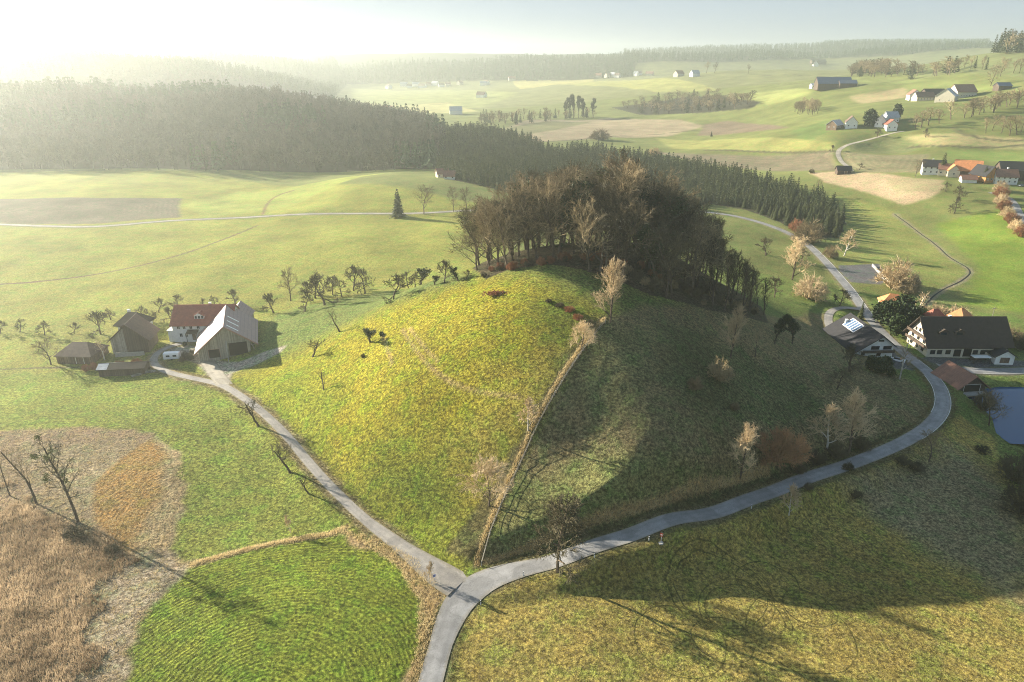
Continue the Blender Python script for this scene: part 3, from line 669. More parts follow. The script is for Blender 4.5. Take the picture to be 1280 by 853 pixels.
def reg_bare(name, tt, bark='bark', tw='twig', thick_cut=.0, extra=None):
    thick, thin, anch = tt if len(tt) == 3 else (tt[0], tt[1], None)
    cut = max(s[2] for s in thick) * .42; t1 = [s for s in thick if s[2] >= cut]; t2 = [s for s in thick if s[2] < cut]
    V, F = tubes(t1, 6); V[:, 2] = np.where(V[:, 2] < .01, V[:, 2] - .6, V[:, 2])
    Vc, Fc = join([tubes(t2, 3) if t2 else (np.zeros((0, 3)), np.zeros((0, 3), int)), spikes(thin)])
    p = [('trunk', V, F, bark), ('crown', Vc, Fc, tw)]
    if extra is not None: p += extra(anch, t1 + t2)
    reg(name, p)
for i in range(6):   # big grove trees
    reg_bare('grove%d' % i, grow(100 + i, 22, trunk=.15, r=.017, limbs=15, sub=6, tw=6, fine=3, ang=(34, 76), llen=.47, twr=.055, wig=.24, trop=.09), tw='twig' if i % 2 else 'twig_dark')
for i in range(3):   # slim dense row trees
    reg_bare('slim%d' % i, grow(130 + i, 16, trunk=.14, r=.012, limbs=16, sub=5, tw=5, fine=2, ang=(20, 42), llen=.28, twr=.04, wig=.15, trop=.2), tw='twig_dark')
for i in range(5):   # old fruit trees
    reg_bare('fruit%d' % i, grow(200 + i, 6, trunk=.26, r=.035, limbs=8, sub=6, tw=7, fine=3, ang=(45, 84), llen=.50, twr=.05, wig=.33, trop=.08, lean=(.12 * math.cos(i * 2), .12 * math.sin(i * 2))), tw='twig_dark')
reg_bare('sparse0', grow(230, 8, trunk=.3, r=.03, limbs=7, sub=4, tw=3, fine=1, ang=(40, 70), llen=.45, twr=.04, wig=.3, lean=(-.45, 0)))
reg_bare('sparse1', grow(231, 8, trunk=.3, r=.03, limbs=6, sub=3, tw=3, fine=1, ang=(40, 75), llen=.4, twr=.04, wig=.35, lean=(-.2, 0)))
for i in range(2):
    reg_bare('gnarl%d' % i, grow(240 + i, 8, trunk=.3, r=.036, limbs=7, sub=4, tw=5, fine=2, ang=(50, 85), llen=.5, twr=.045, wig=.42, lean=(-.75, .15), trop=.12), tw='twig_dark')
def mistle(anch, segs):
    g = np.random.default_rng(5); k = g.choice(len(anch), 10, replace=False); out = []
    V, F = join([leaf_cloud(np.array([anch[q]]), g, 110, .10, .20) for q in k]); return [('mistletoe', V, F, 'moss')]
reg_bare('mistletoe', grow(250, 17, trunk=.24, r=.013, limbs=14, sub=5, tw=5, fine=2, ang=(38, 66), llen=.25, twr=.03, wig=.16, lean=(.05, .0), trop=.1, twg=.05), extra=mistle, tw='twig_dark')
reg_bare('lean0', grow(251, 14, trunk=.25, r=.014, limbs=10, sub=4, tw=3, fine=2, ang=(25, 50), llen=.25, twr=.03, wig=.18, lean=(.0, 0), trop=.15))
reg_bare('lean1', grow(252, 11, trunk=.25, r=.014, limbs=8, sub=3, tw=3, fine=2, ang=(25, 50), llen=.25, twr=.03, wig=.14, lean=(0, 0), trop=.15))
reg_bare('linden', grow(260, 16, trunk=.20, r=.018, limbs=22, sub=7, tw=7, fine=4, ang=(58, 80), llen=.32, twr=.055, wig=.14, trop=.02, twg=.04), tw='twig_dark')
reg_bare('spread', grow(261, 9, trunk=.14, r=.02, limbs=18, sub=7, tw=7, fine=3, ang=(30, 76), llen=.62, twr=.035, wig=.16, trop=.1), tw='twig_straw')
reg_bare('round', grow(262, 14, trunk=.22, r=.02, limbs=12, sub=6, tw=6, fine=3, ang=(35, 72), llen=.46, twr=.04, wig=.2, trop=.12), tw='twig')
reg_bare('round1', grow(263, 14, trunk=.2, r=.02, limbs=11, sub=6, tw=6, fine=3, ang=(35, 70), llen=.46, twr=.04, wig=.2, trop=.12), tw='twig')
reg_bare('pale_tree', grow(264, 14, trunk=.10, r=.016, limbs=18, sub=7, tw=7, fine=3, ang=(28, 55), llen=.36, twr=.04, wig=.14, trop=.18, twg=.04), bark='bark', tw='twig_straw')
reg_bare('pale_small', grow(265, 8, trunk=.15, r=.017, limbs=12, sub=6, tw=6, fine=3, ang=(28, 55), llen=.36, twr=.045, wig=.18, trop=.15), bark='bark_pale', tw='twig_straw')
reg_bare('birch', grow(266, 14, trunk=.25, r=.014, limbs=10, sub=4, tw=4, fine=1, ang=(30, 55), llen=.25, twr=.03, wig=.15, trop=.1, twg=.03), bark='bark_pale', tw='twig')
reg_bare('dead_pale', grow(267, 10, trunk=.25, r=.03, limbs=8, sub=4, tw=3, fine=1, ang=(30, 60), llen=.4, twr=.05, wig=.25, trop=.1), bark='bark_pale', tw='twig_straw')
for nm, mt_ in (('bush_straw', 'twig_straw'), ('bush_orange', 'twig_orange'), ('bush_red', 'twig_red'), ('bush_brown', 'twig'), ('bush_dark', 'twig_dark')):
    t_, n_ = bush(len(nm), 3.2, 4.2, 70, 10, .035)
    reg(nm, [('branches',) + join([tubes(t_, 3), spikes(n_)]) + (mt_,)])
def ivy_extra(n, size, jit):
    def f(anch, segs):
        g = np.random.default_rng(n); pts = np.array([s[0] + (s[1] - s[0]) * g.uniform() for s in segs if s[0][2] > 1.0] * 2)
        V, F = leaf_cloud(pts, g, n, size, jit); return [('ivy', V, F, 'ivy')]
    return f
reg_bare('ivy_tree', grow(280, 6.5, trunk=.35, r=.04, limbs=5, sub=2, tw=2, fine=1, ang=(25, 60), llen=.32, twr=.04, wig=.35, lean=(.25, 0)), extra=ivy_extra(1500, .13, .28))
reg_bare('ivy_big', grow(281, 18, trunk=.3, r=.02, limbs=11, sub=5, tw=5, fine=2, ang=(25, 55), llen=.32, twr=.045, wig=.2), extra=ivy_extra(3500, .26, .45), tw='twig_dark')
_g = np.random.default_rng(3)
def evergreen(name, H, W, n, size):
    p = _g.normal(size=(60, 3)); p /= np.linalg.norm(p, axis=1)[:, None]; p = p * _g.uniform(.45, 1, (60, 1)) * [W/2, W/2, H/2] * .85 + [0, 0, H * .52]; p = p[p[:, 2] > .2]
    V, F = leaf_cloud(p, _g, n, size, W * .07); reg(name, [('trunk',) + tubes([(np.array([0, 0, -.4]), np.array([0, 0, H * .6]), .16, .06)]) + ('bark',), ('crown', V, F, 'ivy')])
evergreen('evergreen', 6, 5, 2600, .28); evergreen('shrub_ever', 2.2, 2.4, 900, .16)
for i in range(3):
    V, F = spruce(300 + i, 12, 4.6, 17, 8, 3)
    reg('spruce%d' % i, [('trunk',) + tubes([(np.array([0, 0, -.5]), np.array([0, 0, 10.]), .17, .04)]) + ('bark',), ('crown', V, F, 'needles')])
    V, F = spruce(310 + i, 12, 4.4, 9, 6, 1); reg('spruce_low%d' % i, [('trunk',) + tubes([(np.array([0, 0, -.5]), np.array([0, 0, 9.]), .2, .05)], 4) + ('bark',), ('crown', V, F, 'needles')])
    V, F = spruce(320 + i, 12, 4.4, 6, 5, 0); TREES['far_spruce%d' % i] = (V, F)
    t_, n_, _a = grow(330 + i, 14, trunk=.2, r=.02, limbs=10, sub=5, tw=4, fine=1, ang=(25, 65), llen=.42, twr=.09, wig=.2)
    big = [s for s in t_ if s[2] > .14]; rest = [s for s in t_ if s[2] <= .14]
    reg('wood%d' % i, [('trunk',) + tubes(big, 4) + ('bark',), ('crown',) + join([tubes(rest, 3), spikes(n_)]) + ('twig',)])
    t_, n_, _a = grow(340 + i, 14, trunk=.15, r=.02, limbs=7, sub=3, tw=2, fine=0, ang=(25, 60), llen=.4, twr=.22, wig=.2)
    TREES['far_wood%d' % i] = join([tubes([s for s in t_ if s[2] > .14], 3), spikes(n_ + [(s[0], s[1], .18) for s in t_ if s[2] <= .14])])
def plant(kind, name, x, y, h, label, cat='tree', group=None, base=None, rot=None, wide=1.0, sink=.15, keep=None):
    parts = TREES[kind]; g0 = parts[-1][2][0]; H0 = max(p[2][0][:, 2].max() for p in parts); s = h / H0
    o = thing(name, label, cat, (float(x), float(y), float(hz(x, y)) - sink * s), rng.uniform(0, 6.28) if rot is None else rot, group, (s * wide, s * wide, s))
    for n, me, _ in parts: obj(n, me, o)
    return o
def plant_px(kind, name, u, v, hpx, label, **k):
    p = at(u, v); dz = p[2] - CAMH; zc = p[1] * _cp - dz * _sp; ang = math.atan2(-dz, p[1])
    return plant(kind, name, p[0], p[1], hpx * zc / FPX / max(.5, math.cos(ang)), label, **k)
def merge(name, kinds, pos, hs, mt, label=None, wides=None):
    Vs, Fs, o = [], [], 0; g = np.random.default_rng(len(pos)); pick_ = g.integers(0, len(kinds), len(pos)); rot = g.uniform(0, 6.28, len(pos))
    for q, kd in enumerate(kinds):
        V, F = TREES[kd] if isinstance(TREES[kd], tuple) else TREES[kd][-1][2]
        V = np.asarray(V); H0 = V[:, 2].max(); m_ = pick_ == q; n = m_.sum()
        if not n: continue
        s = (hs[m_] / H0)[:, None]; c, sn = np.cos(rot[m_])[:, None], np.sin(rot[m_])[:, None]; w = s * (wides[m_][:, None] if wides is not None else 1)
        X = (V[None, :, 0] * c - V[None, :, 1] * sn) * w + pos[m_, 0:1]; Y = (V[None, :, 0] * sn + V[None, :, 1] * c) * w + pos[m_, 1:2]; Z = V[None, :, 2] * s + pos[m_, 2:3] - .2
        Vs.append(np.stack([X, Y, Z], -1).reshape(-1, 3)); Fs.append(((np.arange(n) * len(V))[:, None, None] + np.asarray(F)[None]).reshape(-1, 3) + o); o += n * len(V)
    me = mesh_from(name, np.concatenate(Vs), np.concatenate(Fs), M[mt]); oo = obj(name, me, kind='stuff')
    if label: oo['label'] = label
    return oo

# ------------------------------------------------------------------ woods
def split_near(P_, n):
    d = np.hypot(P_[:, 0], P_[:, 1]); k = np.argsort(d); return P_[k[:n]], P_[k[n:]]
pl = px_ground(F_PLANT, 300, 900, 5.0, seed=4)
inn, rest = split_near(pl, 215)
for i, p in enumerate(inn):
    plant('spruce%d' % (i % 3), 'spruce', p[0], p[1], rng.uniform(6, 10.5), 'dark green spruce standing in the dense plantation beyond the road', group='spruces of the dense plantation', wide=1.5)
merge('spruce_wood', ['spruce_low0', 'spruce_low1', 'spruce_low2'], rest, rng.uniform(7, 12, len(rest)) + np.clip((np.hypot(rest[:,0],rest[:,1])-500)/40, 0, 6), 'needles', 'dark green spruce plantation running back to the hazy forest', np.full(len(rest), 1.4))
fl = px_ground(F_LEFT, 600, 2300, 8.5, seed=5)
dd = np.hypot(fl[:, 0], fl[:, 1]); fl = fl[(dd < 1100) | (rng.uniform(size=len(fl)) < .55)]
isw = (fbm(fl[:, 0], fl[:, 1], 90, 51) > -.03); hh = rng.uniform(13, 25, len(fl)) + fbm(fl[:, 0], fl[:, 1], 60, 55) * 18
merge('forest', ['far_spruce0', 'far_spruce1', 'far_spruce2'], fl[~isw], hh[~isw], 'needles_far', 'hazy dark conifer forest on the hillside', rng.uniform(.9, 1.9, len(fl))[~isw])
merge('bare_forest', ['far_wood0', 'far_wood1', 'far_wood2'], fl[isw], hh[isw] * .85, 'wood_far', 'hazy brown leafless trees mixed into the hillside forest', rng.uniform(.9, 1.5, isw.sum()))
far_all = np.concatenate([px_ground(F_RIDGE, 2300, 2900, 17, seed=6), px_ground(F_FARLEFT, 1600, 3200, 16, seed=7), px_ground(F_FARR, 2600, 3700, 20, seed=8)])
merge('distant_forest', ['far_spruce0', 'far_spruce1', 'far_wood0'], far_all, np.minimum(rng.uniform(15, 28, len(far_all)), np.maximum(GTOP - 1 - far_all[:, 2], 8)), 'needles_far', 'bluish distant forest covering the far ridges', np.full(len(far_all), 1.3))
def grove_px(px, r0, r1, step, kinds, hr, name, label, group, seed, mt=None, wide=1.0):
    q = px_ground(px, r0, r1, step, seed=seed)
    for i, p in enumerate(q): plant(kinds[i % len(kinds)], name, p[0], p[1], rng.uniform(*hr), label, group=group, wide=wide)
    return len(q)
cnt = {}
cnt['shaw'] = grove_px(F_SHAW, 800, 1700, 19, ['wood0', 'wood1', 'wood2', 'spruce_low0'], (12, 18), 'woodland_tree', 'leafless tree in the sloping wood across the valley', 'trees of the sloping wood across the valley', 11, wide=1.9)
cnt['topr'] = grove_px([(1216,67),(1290,69),(1340,68),(1340,58),(1250,58)], 850, 1700, 16, ['spruce_low0', 'spruce_low1', 'spruce_low2', 'wood0'], (26, 36), 'spruce', 'tall dark spruce of the wood on the highest hilltop', 'spruces on the highest hilltop', 12, wide=1.1)
cnt['w1'] = grove_px([(1062,96),(1100,98),(1140,100),(1150,96),(1180,96),(1200,94),(1198,89),(1150,91),(1070,88)], 800, 1600, 16, ['wood0', 'wood1', 'wood2', 'spruce_low1'], (16, 24), 'copse_tree', 'leafless tree of the long copse below the highest hill', 'trees of the long copse below the highest hill', 13, wide=1.9)
cnt['w2'] = grove_px([(1128,160),(1160,155),(1200,145),(1240,135),(1290,122),(1290,132),(1240,142),(1200,152),(1150,163)], 500, 1300, 10.5, ['wood0', 'wood1', 'wood2', 'wood1'], (12, 18), 'belt_tree', 'leafless tree in the belt below the upper farm', 'trees of the belt below the upper farm', 14, wide=1.7)
cnt['w3'] = grove_px([(1225,170),(1245,172),(1280,172),(1300,168),(1290,163),(1235,163)], 400, 900, 10, ['round', 'round1', 'wood1'], (12, 17), 'woodland_tree', 'leafless tree in the clump on the bright right slope', 'trees of the clump on the right slope', 15, wide=1.3)
cnt['w4'] = grove_px([(988,143),(1008,145),(1024,143),(1020,138),(995,138)], 600, 1200, 8, ['round', 'wood1', 'wood2'], (13, 18), 'woodland_tree', 'leafless tree of the small clump below the blue hall', 'trees of the small clump below the blue hall', 16)
cnt['w5'] = grove_px([(600,158),(660,156),(700,150),(745,148),(745,144),(700,146),(640,150),(600,150)], 700, 1600, 17, ['wood0', 'wood1', 'spruce_low0', 'spruce_low2'], (12, 18), 'woodland_tree', 'tree in the line crossing the hazy middle valley', 'trees of the line across the middle valley', 17, wide=1.5)
for (u, v, h) in ((706,148,26),(711,148,30),(717,148,29),(723,148,28),(729,148,25),(740,148,25)):
    plant_px('ivy_big', 'poplar_tree', u, v, h, 'tall dark tree of the blocky clump in the middle valley', group='tall trees of the valley clump', wide=.6)
for i, (u, v, h, kd) in enumerate(((1205,85,16,'wood1'),(1213,87,17,'wood2'),(1218,86,15,'spruce_low1'),(1227,88,18,'wood0'),(1232,88,16,'spruce_low2'),(1255,89,14,'wood2'),(1266,92,18,'wood1'),(1274,92,20,'wood0'),(883,92,15,'wood0'),(893,92,14,'wood1'),(935,93,13,'wood2'))):
    plant_px(kd, 'woodland_tree', u, v, h, 'small far tree standing on the skyline meadows', group='far trees on the skyline meadows')

# hilltop grove
def inside_grid(poly, step, seed):
    g = np.random.default_rng(seed); X, Y = np.meshgrid(np.arange(poly[:,0].min(), poly[:,0].max(), step), np.arange(poly[:,1].min(), poly[:,1].max(), step))
    X = X.ravel() + g.uniform(-.4, .4, X.size) * step; Y = Y.ravel() + g.uniform(-.4, .4, Y.size) * step; k = in_poly(X, Y, poly); return X[k], Y[k]
gx, gy = inside_grid(GROVE, 6.7, 3)
for i, (x, y) in enumerate(zip(gx, gy)):
    h = np.interp(x, [-20, -5, 15, 35, 55, 75, 92], [18, 22, 28, 30, 26, 18, 12]) * (.8 if y < 200 and x > 20 else 1) * rng.uniform(.88, 1.1)
    kd = 'slim%d' % (i % 3) if x > 60 else ('ivy_big' if i % 9 == 4 else 'grove%d' % (i % 6))
    if x > 60: plant(kd, 'slim_tree', x, y, h, 'slim leafless tree at the shaded right end of the hilltop grove', group='slim trees at the right end of the hilltop grove')
    elif kd == 'ivy_big': plant(kd, 'ivy_clad_tree', x, y, h * .9, 'dark ivy-clad tree inside the hilltop grove', group='ivy-clad trees of the hilltop grove')
    else: plant(kd, 'bare_tree', x, y, h, 'tall leafless broad-crowned tree of the hilltop grove', group='tall bare trees of the hilltop grove')
cnt['grove'] = len(gx)
for i in range(30):
    t = i / 29; x = -8 + 54 * t + rng.uniform(-2, 2); y = 199 + rng.uniform(-2, 3) + 4 * t
    plant('bush_red' if i % 3 else 'bush_dark', 'bramble_shrub', x, y, rng.uniform(1.8, 3.4), 'reddish brown thicket shrub along the near edge of the grove', 'shrub', 'reddish shrubs along the grove edge')
for i in range(34):
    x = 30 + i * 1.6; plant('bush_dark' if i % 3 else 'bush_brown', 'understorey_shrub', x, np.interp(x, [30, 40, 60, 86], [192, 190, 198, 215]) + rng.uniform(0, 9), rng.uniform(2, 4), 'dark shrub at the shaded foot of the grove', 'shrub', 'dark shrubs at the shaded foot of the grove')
print('COUNTS', cnt, len(pl), len(fl), len(far_all))

# ------------------------------------------------------------------ building materials
def roof_mat(name, col, rows=3.2, rough=.75, streak=.25):
    m, nt, bs = mat(name); tc = node(nt, 'ShaderNodeTexCoord').outputs['Object']; s = node(nt, 'ShaderNodeSeparateXYZ'); nt.links.new(tc, s.inputs[0])
    rw = mth(nt, 'FRACT', mth(nt, 'MULTIPLY', s.outputs[2], rows)); n = noise(nt, tc, .8, 5, .7); f = noise(nt, tc, 6, 3, .6)
    c = mix(nt, 1.0, tuple(col), ramp(nt, n, (.3, 1 - streak), (.7, 1 + streak)), 'MULTIPLY'); c = mix(nt, 1.0, c, ramp(nt, f, (.3, .85), (.7, 1.15)), 'MULTIPLY')
    c = mix(nt, 1.0, c, ramp(nt, rw, (0, .72), (.25, 1.05)), 'MULTIPLY')
    nt.links.new(c, bs.inputs['Base Color']); bs.inputs['Roughness'].default_value = rough; bump(nt, bs, rw, .5, .05); return m
def plank_mat(name, col, step=.25, var=.3):
    m, nt, bs = mat(name); tc = node(nt, 'ShaderNodeTexCoord').outputs['Object']; s = node(nt, 'ShaderNodeSeparateXYZ'); nt.links.new(tc, s.inputs[0])
    q = mth(nt, 'FLOOR', mth(nt, 'DIVIDE', mth(nt, 'ADD', s.outputs[0], s.outputs[1]), step)); wnz = node(nt, 'ShaderNodeTexWhiteNoise', noise_dimensions='1D'); nt.links.new(q, wnz.inputs['W'])
    c = mix(nt, 1.0, tuple(col), ramp(nt, wnz.outputs[0], (0, 1 - var), (1, 1 + var)), 'MULTIPLY'); c = mix(nt, 1.0, c, ramp(nt, noise(nt, tc, 1.2, 5, .7), (.3, .75), (.7, 1.2)), 'MULTIPLY')
    nt.links.new(c, bs.inputs['Base Color']); bs.inputs['Roughness'].default_value = .85; return m
for n_, c_ in dict(roof_red=(.30,.085,.05), roof_brown=(.13,.08,.055), roof_dark=(.045,.042,.048), roof_orange=(.50,.20,.075), roof_rust=(.24,.115,.075), roof_moss=(.095,.065,.045)).items(): M[n_] = roof_mat(n_, c_)
for n_, c_ in (('roof_dark', (.026,.025,.028)), ('roof_moss', (.055,.04,.03))): M[n_] = roof_mat(n_, c_, rough=.95)  # darkened again: shade over the roofs put into their colour
M['roof_metal'] = roof_mat('roof_metal', (.33,.22,.205), 1.2, .55, .15); M['roof_metal_lit'] = roof_mat('roof_metal_lit', (.25,.225,.20), 1.2, .8, .15)
M['roof_grey'] = roof_mat('roof_grey', (.34,.36,.38), 2, .5); M['roof_blue'] = roof_mat('roof_blue', (.045,.075,.13), 2, .4)
M['plaster'] = flat_mat('plaster', (.74,.74,.70), .85, .10, 1.2); M['cream'] = flat_mat('cream_plaster', (.62,.56,.44), .85, .12, 1.2)
M['wood_grey'] = plank_mat('weathered_boards', (.30,.27,.22)); M['wood_dark'] = plank_mat('dark_boards', (.085,.058,.04)); M['wood_brown'] = plank_mat('brown_boards', (.16,.105,.065)); M['wood_orange'] = plank_mat('orange_boards', (.50,.24,.08))
M['trim'] = flat_mat('trim_white', (.70,.69,.64), .6, .06); M['trim_rust'] = flat_mat('trim_rust', (.36,.22,.17), .7, .1); M['frame_dark'] = flat_mat('dark_timber', (.05,.035,.025), .8, .2)
M['void'] = flat_mat('dark_interior', (.018,.016,.014), .9, .2); M['concrete'] = flat_mat('concrete', (.36,.34,.31), .9, .18, 1.5); M['stone'] = flat_mat('stone', (.30,.28,.25), .9, .25, 2)  # void: near-black for the shade in openings, also post bands and brook
M['red_paint'] = flat_mat('red_paint', (.42,.06,.03), .4, .12); M['tyre'] = flat_mat('tyre', (.02,.02,.02), .8, .1); M['metal'] = flat_mat('grey_metal', (.45,.46,.47), .4, .1); M['white_paint'] = flat_mat('white_paint', (.78,.78,.77), .35, .05)
M['grey_paint'] = flat_mat('grey_car_paint', (.25,.27,.30), .3, .05); M['sign_blue'] = flat_mat('sign_blue', (.03,.12,.42), .4, .03); M['reed'] = veg_mat('dry_reed', (.17,.12,.075), (.52,.40,.26), .9, .11, .45); M['hay'] = veg_mat('dry_grass', (.50,.38,.19), (.66,.54,.31), .9, .3, .5)
M['verge'] = veg_mat('verge_grass', (.14,.12,.045), (.27,.21,.09), .9, .3, .4)
gl, gnt, gbs = mat('window_glass'); gbs.inputs['Base Color'].default_value = (.02, .025, .03, 1); gbs.inputs['Roughness'].default_value = .12; M['glass'] = gl
sp, snt, sbs = mat('solar_cell'); sbs.inputs['Base Color'].default_value = (.10, .16, .26, 1); sbs.inputs['Roughness'].default_value = .2; M['solar'] = sp

class MB:
    def __init__(s): s.V = []; s.F = []
    def box(s, x0, x1, y0, y1, z0, z1):
        k = len(s.V); V, F = box_vf(min(x0,x1), max(x0,x1), min(y0,y1), max(y0,y1), min(z0,z1), max(z0,z1)); s.V += V; s.F += [tuple(i + k for i in f) for f in F]; return s
    def hexa(s, P8):
        k = len(s.V); s.V += [tuple(p) for p in P8]; s.F += [tuple(i + k for i in f) for f in [(0,3,2,1),(4,5,6,7),(0,1,5,4),(1,2,6,5),(2,3,7,6),(3,0,4,7)]]; return s
    def prism(s, prof, x0, x1):      # profile in (y, z), extruded along x
        k = len(s.V); n = len(prof); s.V += [(x0, y, z) for y, z in prof] + [(x1, y, z) for y, z in prof]
        s.F += [tuple(range(k, k + n)), tuple(range(k + 2*n - 1, k + n - 1, -1))] + [(k + i, k + n + i, k + n + (i+1) % n, k + (i+1) % n) for i in range(n)]; return s
    def cyl(s, p0, p1, r0, r1=None, n=10):
        V, F = tubes([(np.array(p0, float), np.array(p1, float), r0, r1 if r1 is not None else r0)], n); k = len(s.V); s.V += [tuple(v) for v in V]; s.F += [tuple(int(i) + k for i in f) for f in F]
        s.F += [tuple(range(k, k + n)), tuple(range(k + 2*n - 1, k + n - 1, -1))]; return s
    def build(s, name, m_, parent=None, **props):
        me = bpy.data.meshes.new(name); me.from_pydata(s.V, [], s.F); me.materials.append(M[m_]); me.validate(); me.update(); return obj(name, me, parent, **props)
def slab(y0, z0, y1, z1, x0, x1, t=.22):
    """sloping roof slab from (y0,z0) to (y1,z1)"""
    d = np.array([y1 - y0, z1 - z0]); n = np.array([-d[1], d[0]]) / np.linalg.norm(d); n = n if n[1] > 0 else -n
    return [(x0, y0, z0), (x1, y0, z0), (x1, y1, z1), (x0, y1, z1), (x0, y0 + n[0]*t, z0 + n[1]*t), (x1, y0 + n[0]*t, z0 + n[1]*t), (x1, y1 + n[0]*t, z1 + n[1]*t), (x0, y1 + n[0]*t, z1 + n[1]*t)]
def add_window(root, face, s, z, w, h, L, yf, yb, frame='trim', door=False, name=None, ph=.0):
    """window or door with its frame on a wall; face in front/back/left/right"""
    def pt(a, out, c):
        return {'front': (a, -yf - out, c), 'back': (a, yb + out, c), 'left': (-L/2 - out, a, c), 'right': (L/2 + out, a, c)}[face]
    def bx(mb, a0, a1, c0, c1, o0, o1):
        p = pt(a0, o0, c0); q = pt(a1, o1, c1); mb.box(p[0], q[0], p[1], q[1], p[2], q[2])
    t = .12; mb = MB()
    bx(mb, s-w/2-t, s-w/2, z-h/2, z+h/2, .002, .09); bx(mb, s+w/2, s+w/2+t, z-h/2, z+h/2, .002, .09); bx(mb, s-w/2-t, s+w/2+t, z+h/2, z+h/2+t, .002, .09)
    if not door: bx(mb, s-w/2-t-.05, s+w/2+t+.05, z-h/2-t, z-h/2, .002, .14); bx(mb, s-.03, s+.03, z-h/2, z+h/2, .03, .07)
    f = mb.build(name or ('door' if door else 'window'), frame, root)
    g = MB(); bx(g, s-w/2, s+w/2, z-h/2, z+h/2, .002, .03); g.build('leaf' if door else 'pane', ('wood_brown' if door != 'void' else 'void') if door else 'glass', f)  # a void leaf is a flat dark panel painted as a doorway's shade
    return f
def building(name, label, cat, px, rot, L, W, eave, ridge, walls='plaster', roof='roof_red', anchor=(0, 0), over=.6, hip=0, yl=None, eavel=None, wins=(), doors=(), chim=(), group=None, frame='trim', sink=0, overg=.5, overl=None):
    """gabled or hipped building; local x = ridge, -y = front side; px = photo pixel of the anchor point at its foot"""
    p = at(*px) if len(px) == 2 else np.array([px[0], px[1], hz(px[0], px[1])]); c, s = math.cos(R(rot)), math.sin(R(rot)); ax, ay = anchor[0] * L, anchor[1] * W
    cx, cy = p[0] - (c * ax - s * ay), p[1] - (s * ax + c * ay)
    zs = [float(hz(cx + c*a - s*b, cy + s*a + c*b)) for a in (-L/2, L/2) for b in (-W/2, W/2)]; z = sum(zs) / 4 - sink
    root = thing(name, label, cat, (cx, cy, z), R(rot), group)
    yf = W / 2; yb = yl if yl is not None else W / 2; eb = eavel if eavel is not None else eave; ov = over; ovl = overl if overl is not None else over
    mb = MB()
    if hip: mb.box(-L/2, L/2, -yf, yb, -2, eave)
    else: mb.prism([(-yf, -2), (yb, -2), (yb, eb), (0, ridge - .05), (-yf, eave)], -L/2, L/2)
    mb.build('wall', walls, root)
    sf = (ridge - eave) / yf; sb = (ridge - eb) / yb; rb = MB()
    if hip:
        a = L/2 + ov; b = W/2 + ov; h = max(0, L/2 - hip); ze = eave - sf * ov * .6; k = 0
        rb.V = [(-a,-b,ze),(a,-b,ze),(a,b,ze),(-a,b,ze),(-h,0,ridge),(h,0,ridge)] + [(-a,-b,ze-.2),(a,-b,ze-.2),(a,b,ze-.2),(-a,b,ze-.2)]
        rb.F = [(0,1,5,4),(1,2,5),(2,3,4,5),(3,0,4),(9,8,7,6),(6,7,1,0),(7,8,2,1),(8,9,3,2),(9,6,0,3)]
    else:
        x0, x1 = -L/2 - overg, L/2 + overg
        rb.hexa(slab(-yf - ov, eave - sf * ov, -.0, ridge, x0, x1)); rb.hexa(slab(yb + ovl, eb - sb * ovl, 0.0, ridge, x0 + .003, x1 - .003)); rb.cyl((x0 + .02, 0, ridge + .17), (x1 - .02, 0, ridge + .17), .14, n=6)
    rf = rb.build('roof', roof, root)
    for (x, y, h) in chim:
        MB().box(x-.4, x+.4, y-.4, y+.4, ridge - abs(y) * sf - .6, ridge - abs(y) * sf + h).box(x-.48, x+.48, y-.48, y+.48, ridge - abs(y) * sf + h, ridge - abs(y) * sf + h + .12).build('chimney', 'plaster' if walls != 'wood_dark' else 'stone', rf)
    for w in wins: add_window(root, w[0], w[1], w[2], w[3], w[4], L, yf, yb, frame)
    for d in doors: add_window(root, d[0], d[1], d[3] / 2, d[2], d[3], L, yf, yb, frame, door=d[4] if len(d) > 4 else True)
    root['_sf'] = 0; del root['_sf']
    return root, rf, dict(L=L, yf=yf, yb=yb, sf=sf, sb=sb, eave=eave, ridge=ridge)
def dormer(root, x, w, zb, h, d, walls='plaster', roof='roof_red', n=1, gable=True, G=None):
    """dormer on the front roof slope: foot at height zb"""
    yf = G['yf']; sf = G['sf']; y0 = -(G['ridge'] - zb) / sf; t = zb + h; top = t + w * .32; yr = -(G['ridge'] - top) / sf
    o = MB().prism([(0, 0), (1, 0)], 0, 0) if False else MB()
    o.V = [(x-w/2,y0,zb),(x+w/2,y0,zb),(x+w/2,y0,t),(x,y0,top),(x-w/2,y0,t)] + [(x-w/2,yr+1,zb),(x+w/2,yr+1,zb),(x+w/2,yr+1,t),(x,yr+1,top),(x-w/2,yr+1,t)]
    o.F = [(0,1,2,3,4),(9,8,7,6,5)] + [(i,(i+1)%5+0,(i+1)%5+5,i+5)[::-1] for i in range(5)]
    dm = o.build('dormer', walls, root)
    e = .25; r = MB()
    for sg in (-1, 1):
        a = (x + sg*(w/2+e), t - e*.64); b = (x, top); V = [(a[0], y0-.35, a[1]),(b[0], y0-.35, b[1]),(b[0], yr+1.2, b[1]),(a[0], yr+1.2, a[1])]; V = V + [(q[0], q[1], q[2]+.14) for q in V]; r.hexa(V)
    r.build('dormer_roof', roof, dm)
    for k in range(n):
        xc = x + (k - (n-1)/2) * (w / n); ww = w / n * .66
        MB().box(xc-ww/2, xc+ww/2, y0-.03, y0-.003, zb+h*.25, t-h*.08).build('pane', 'glass', dm)

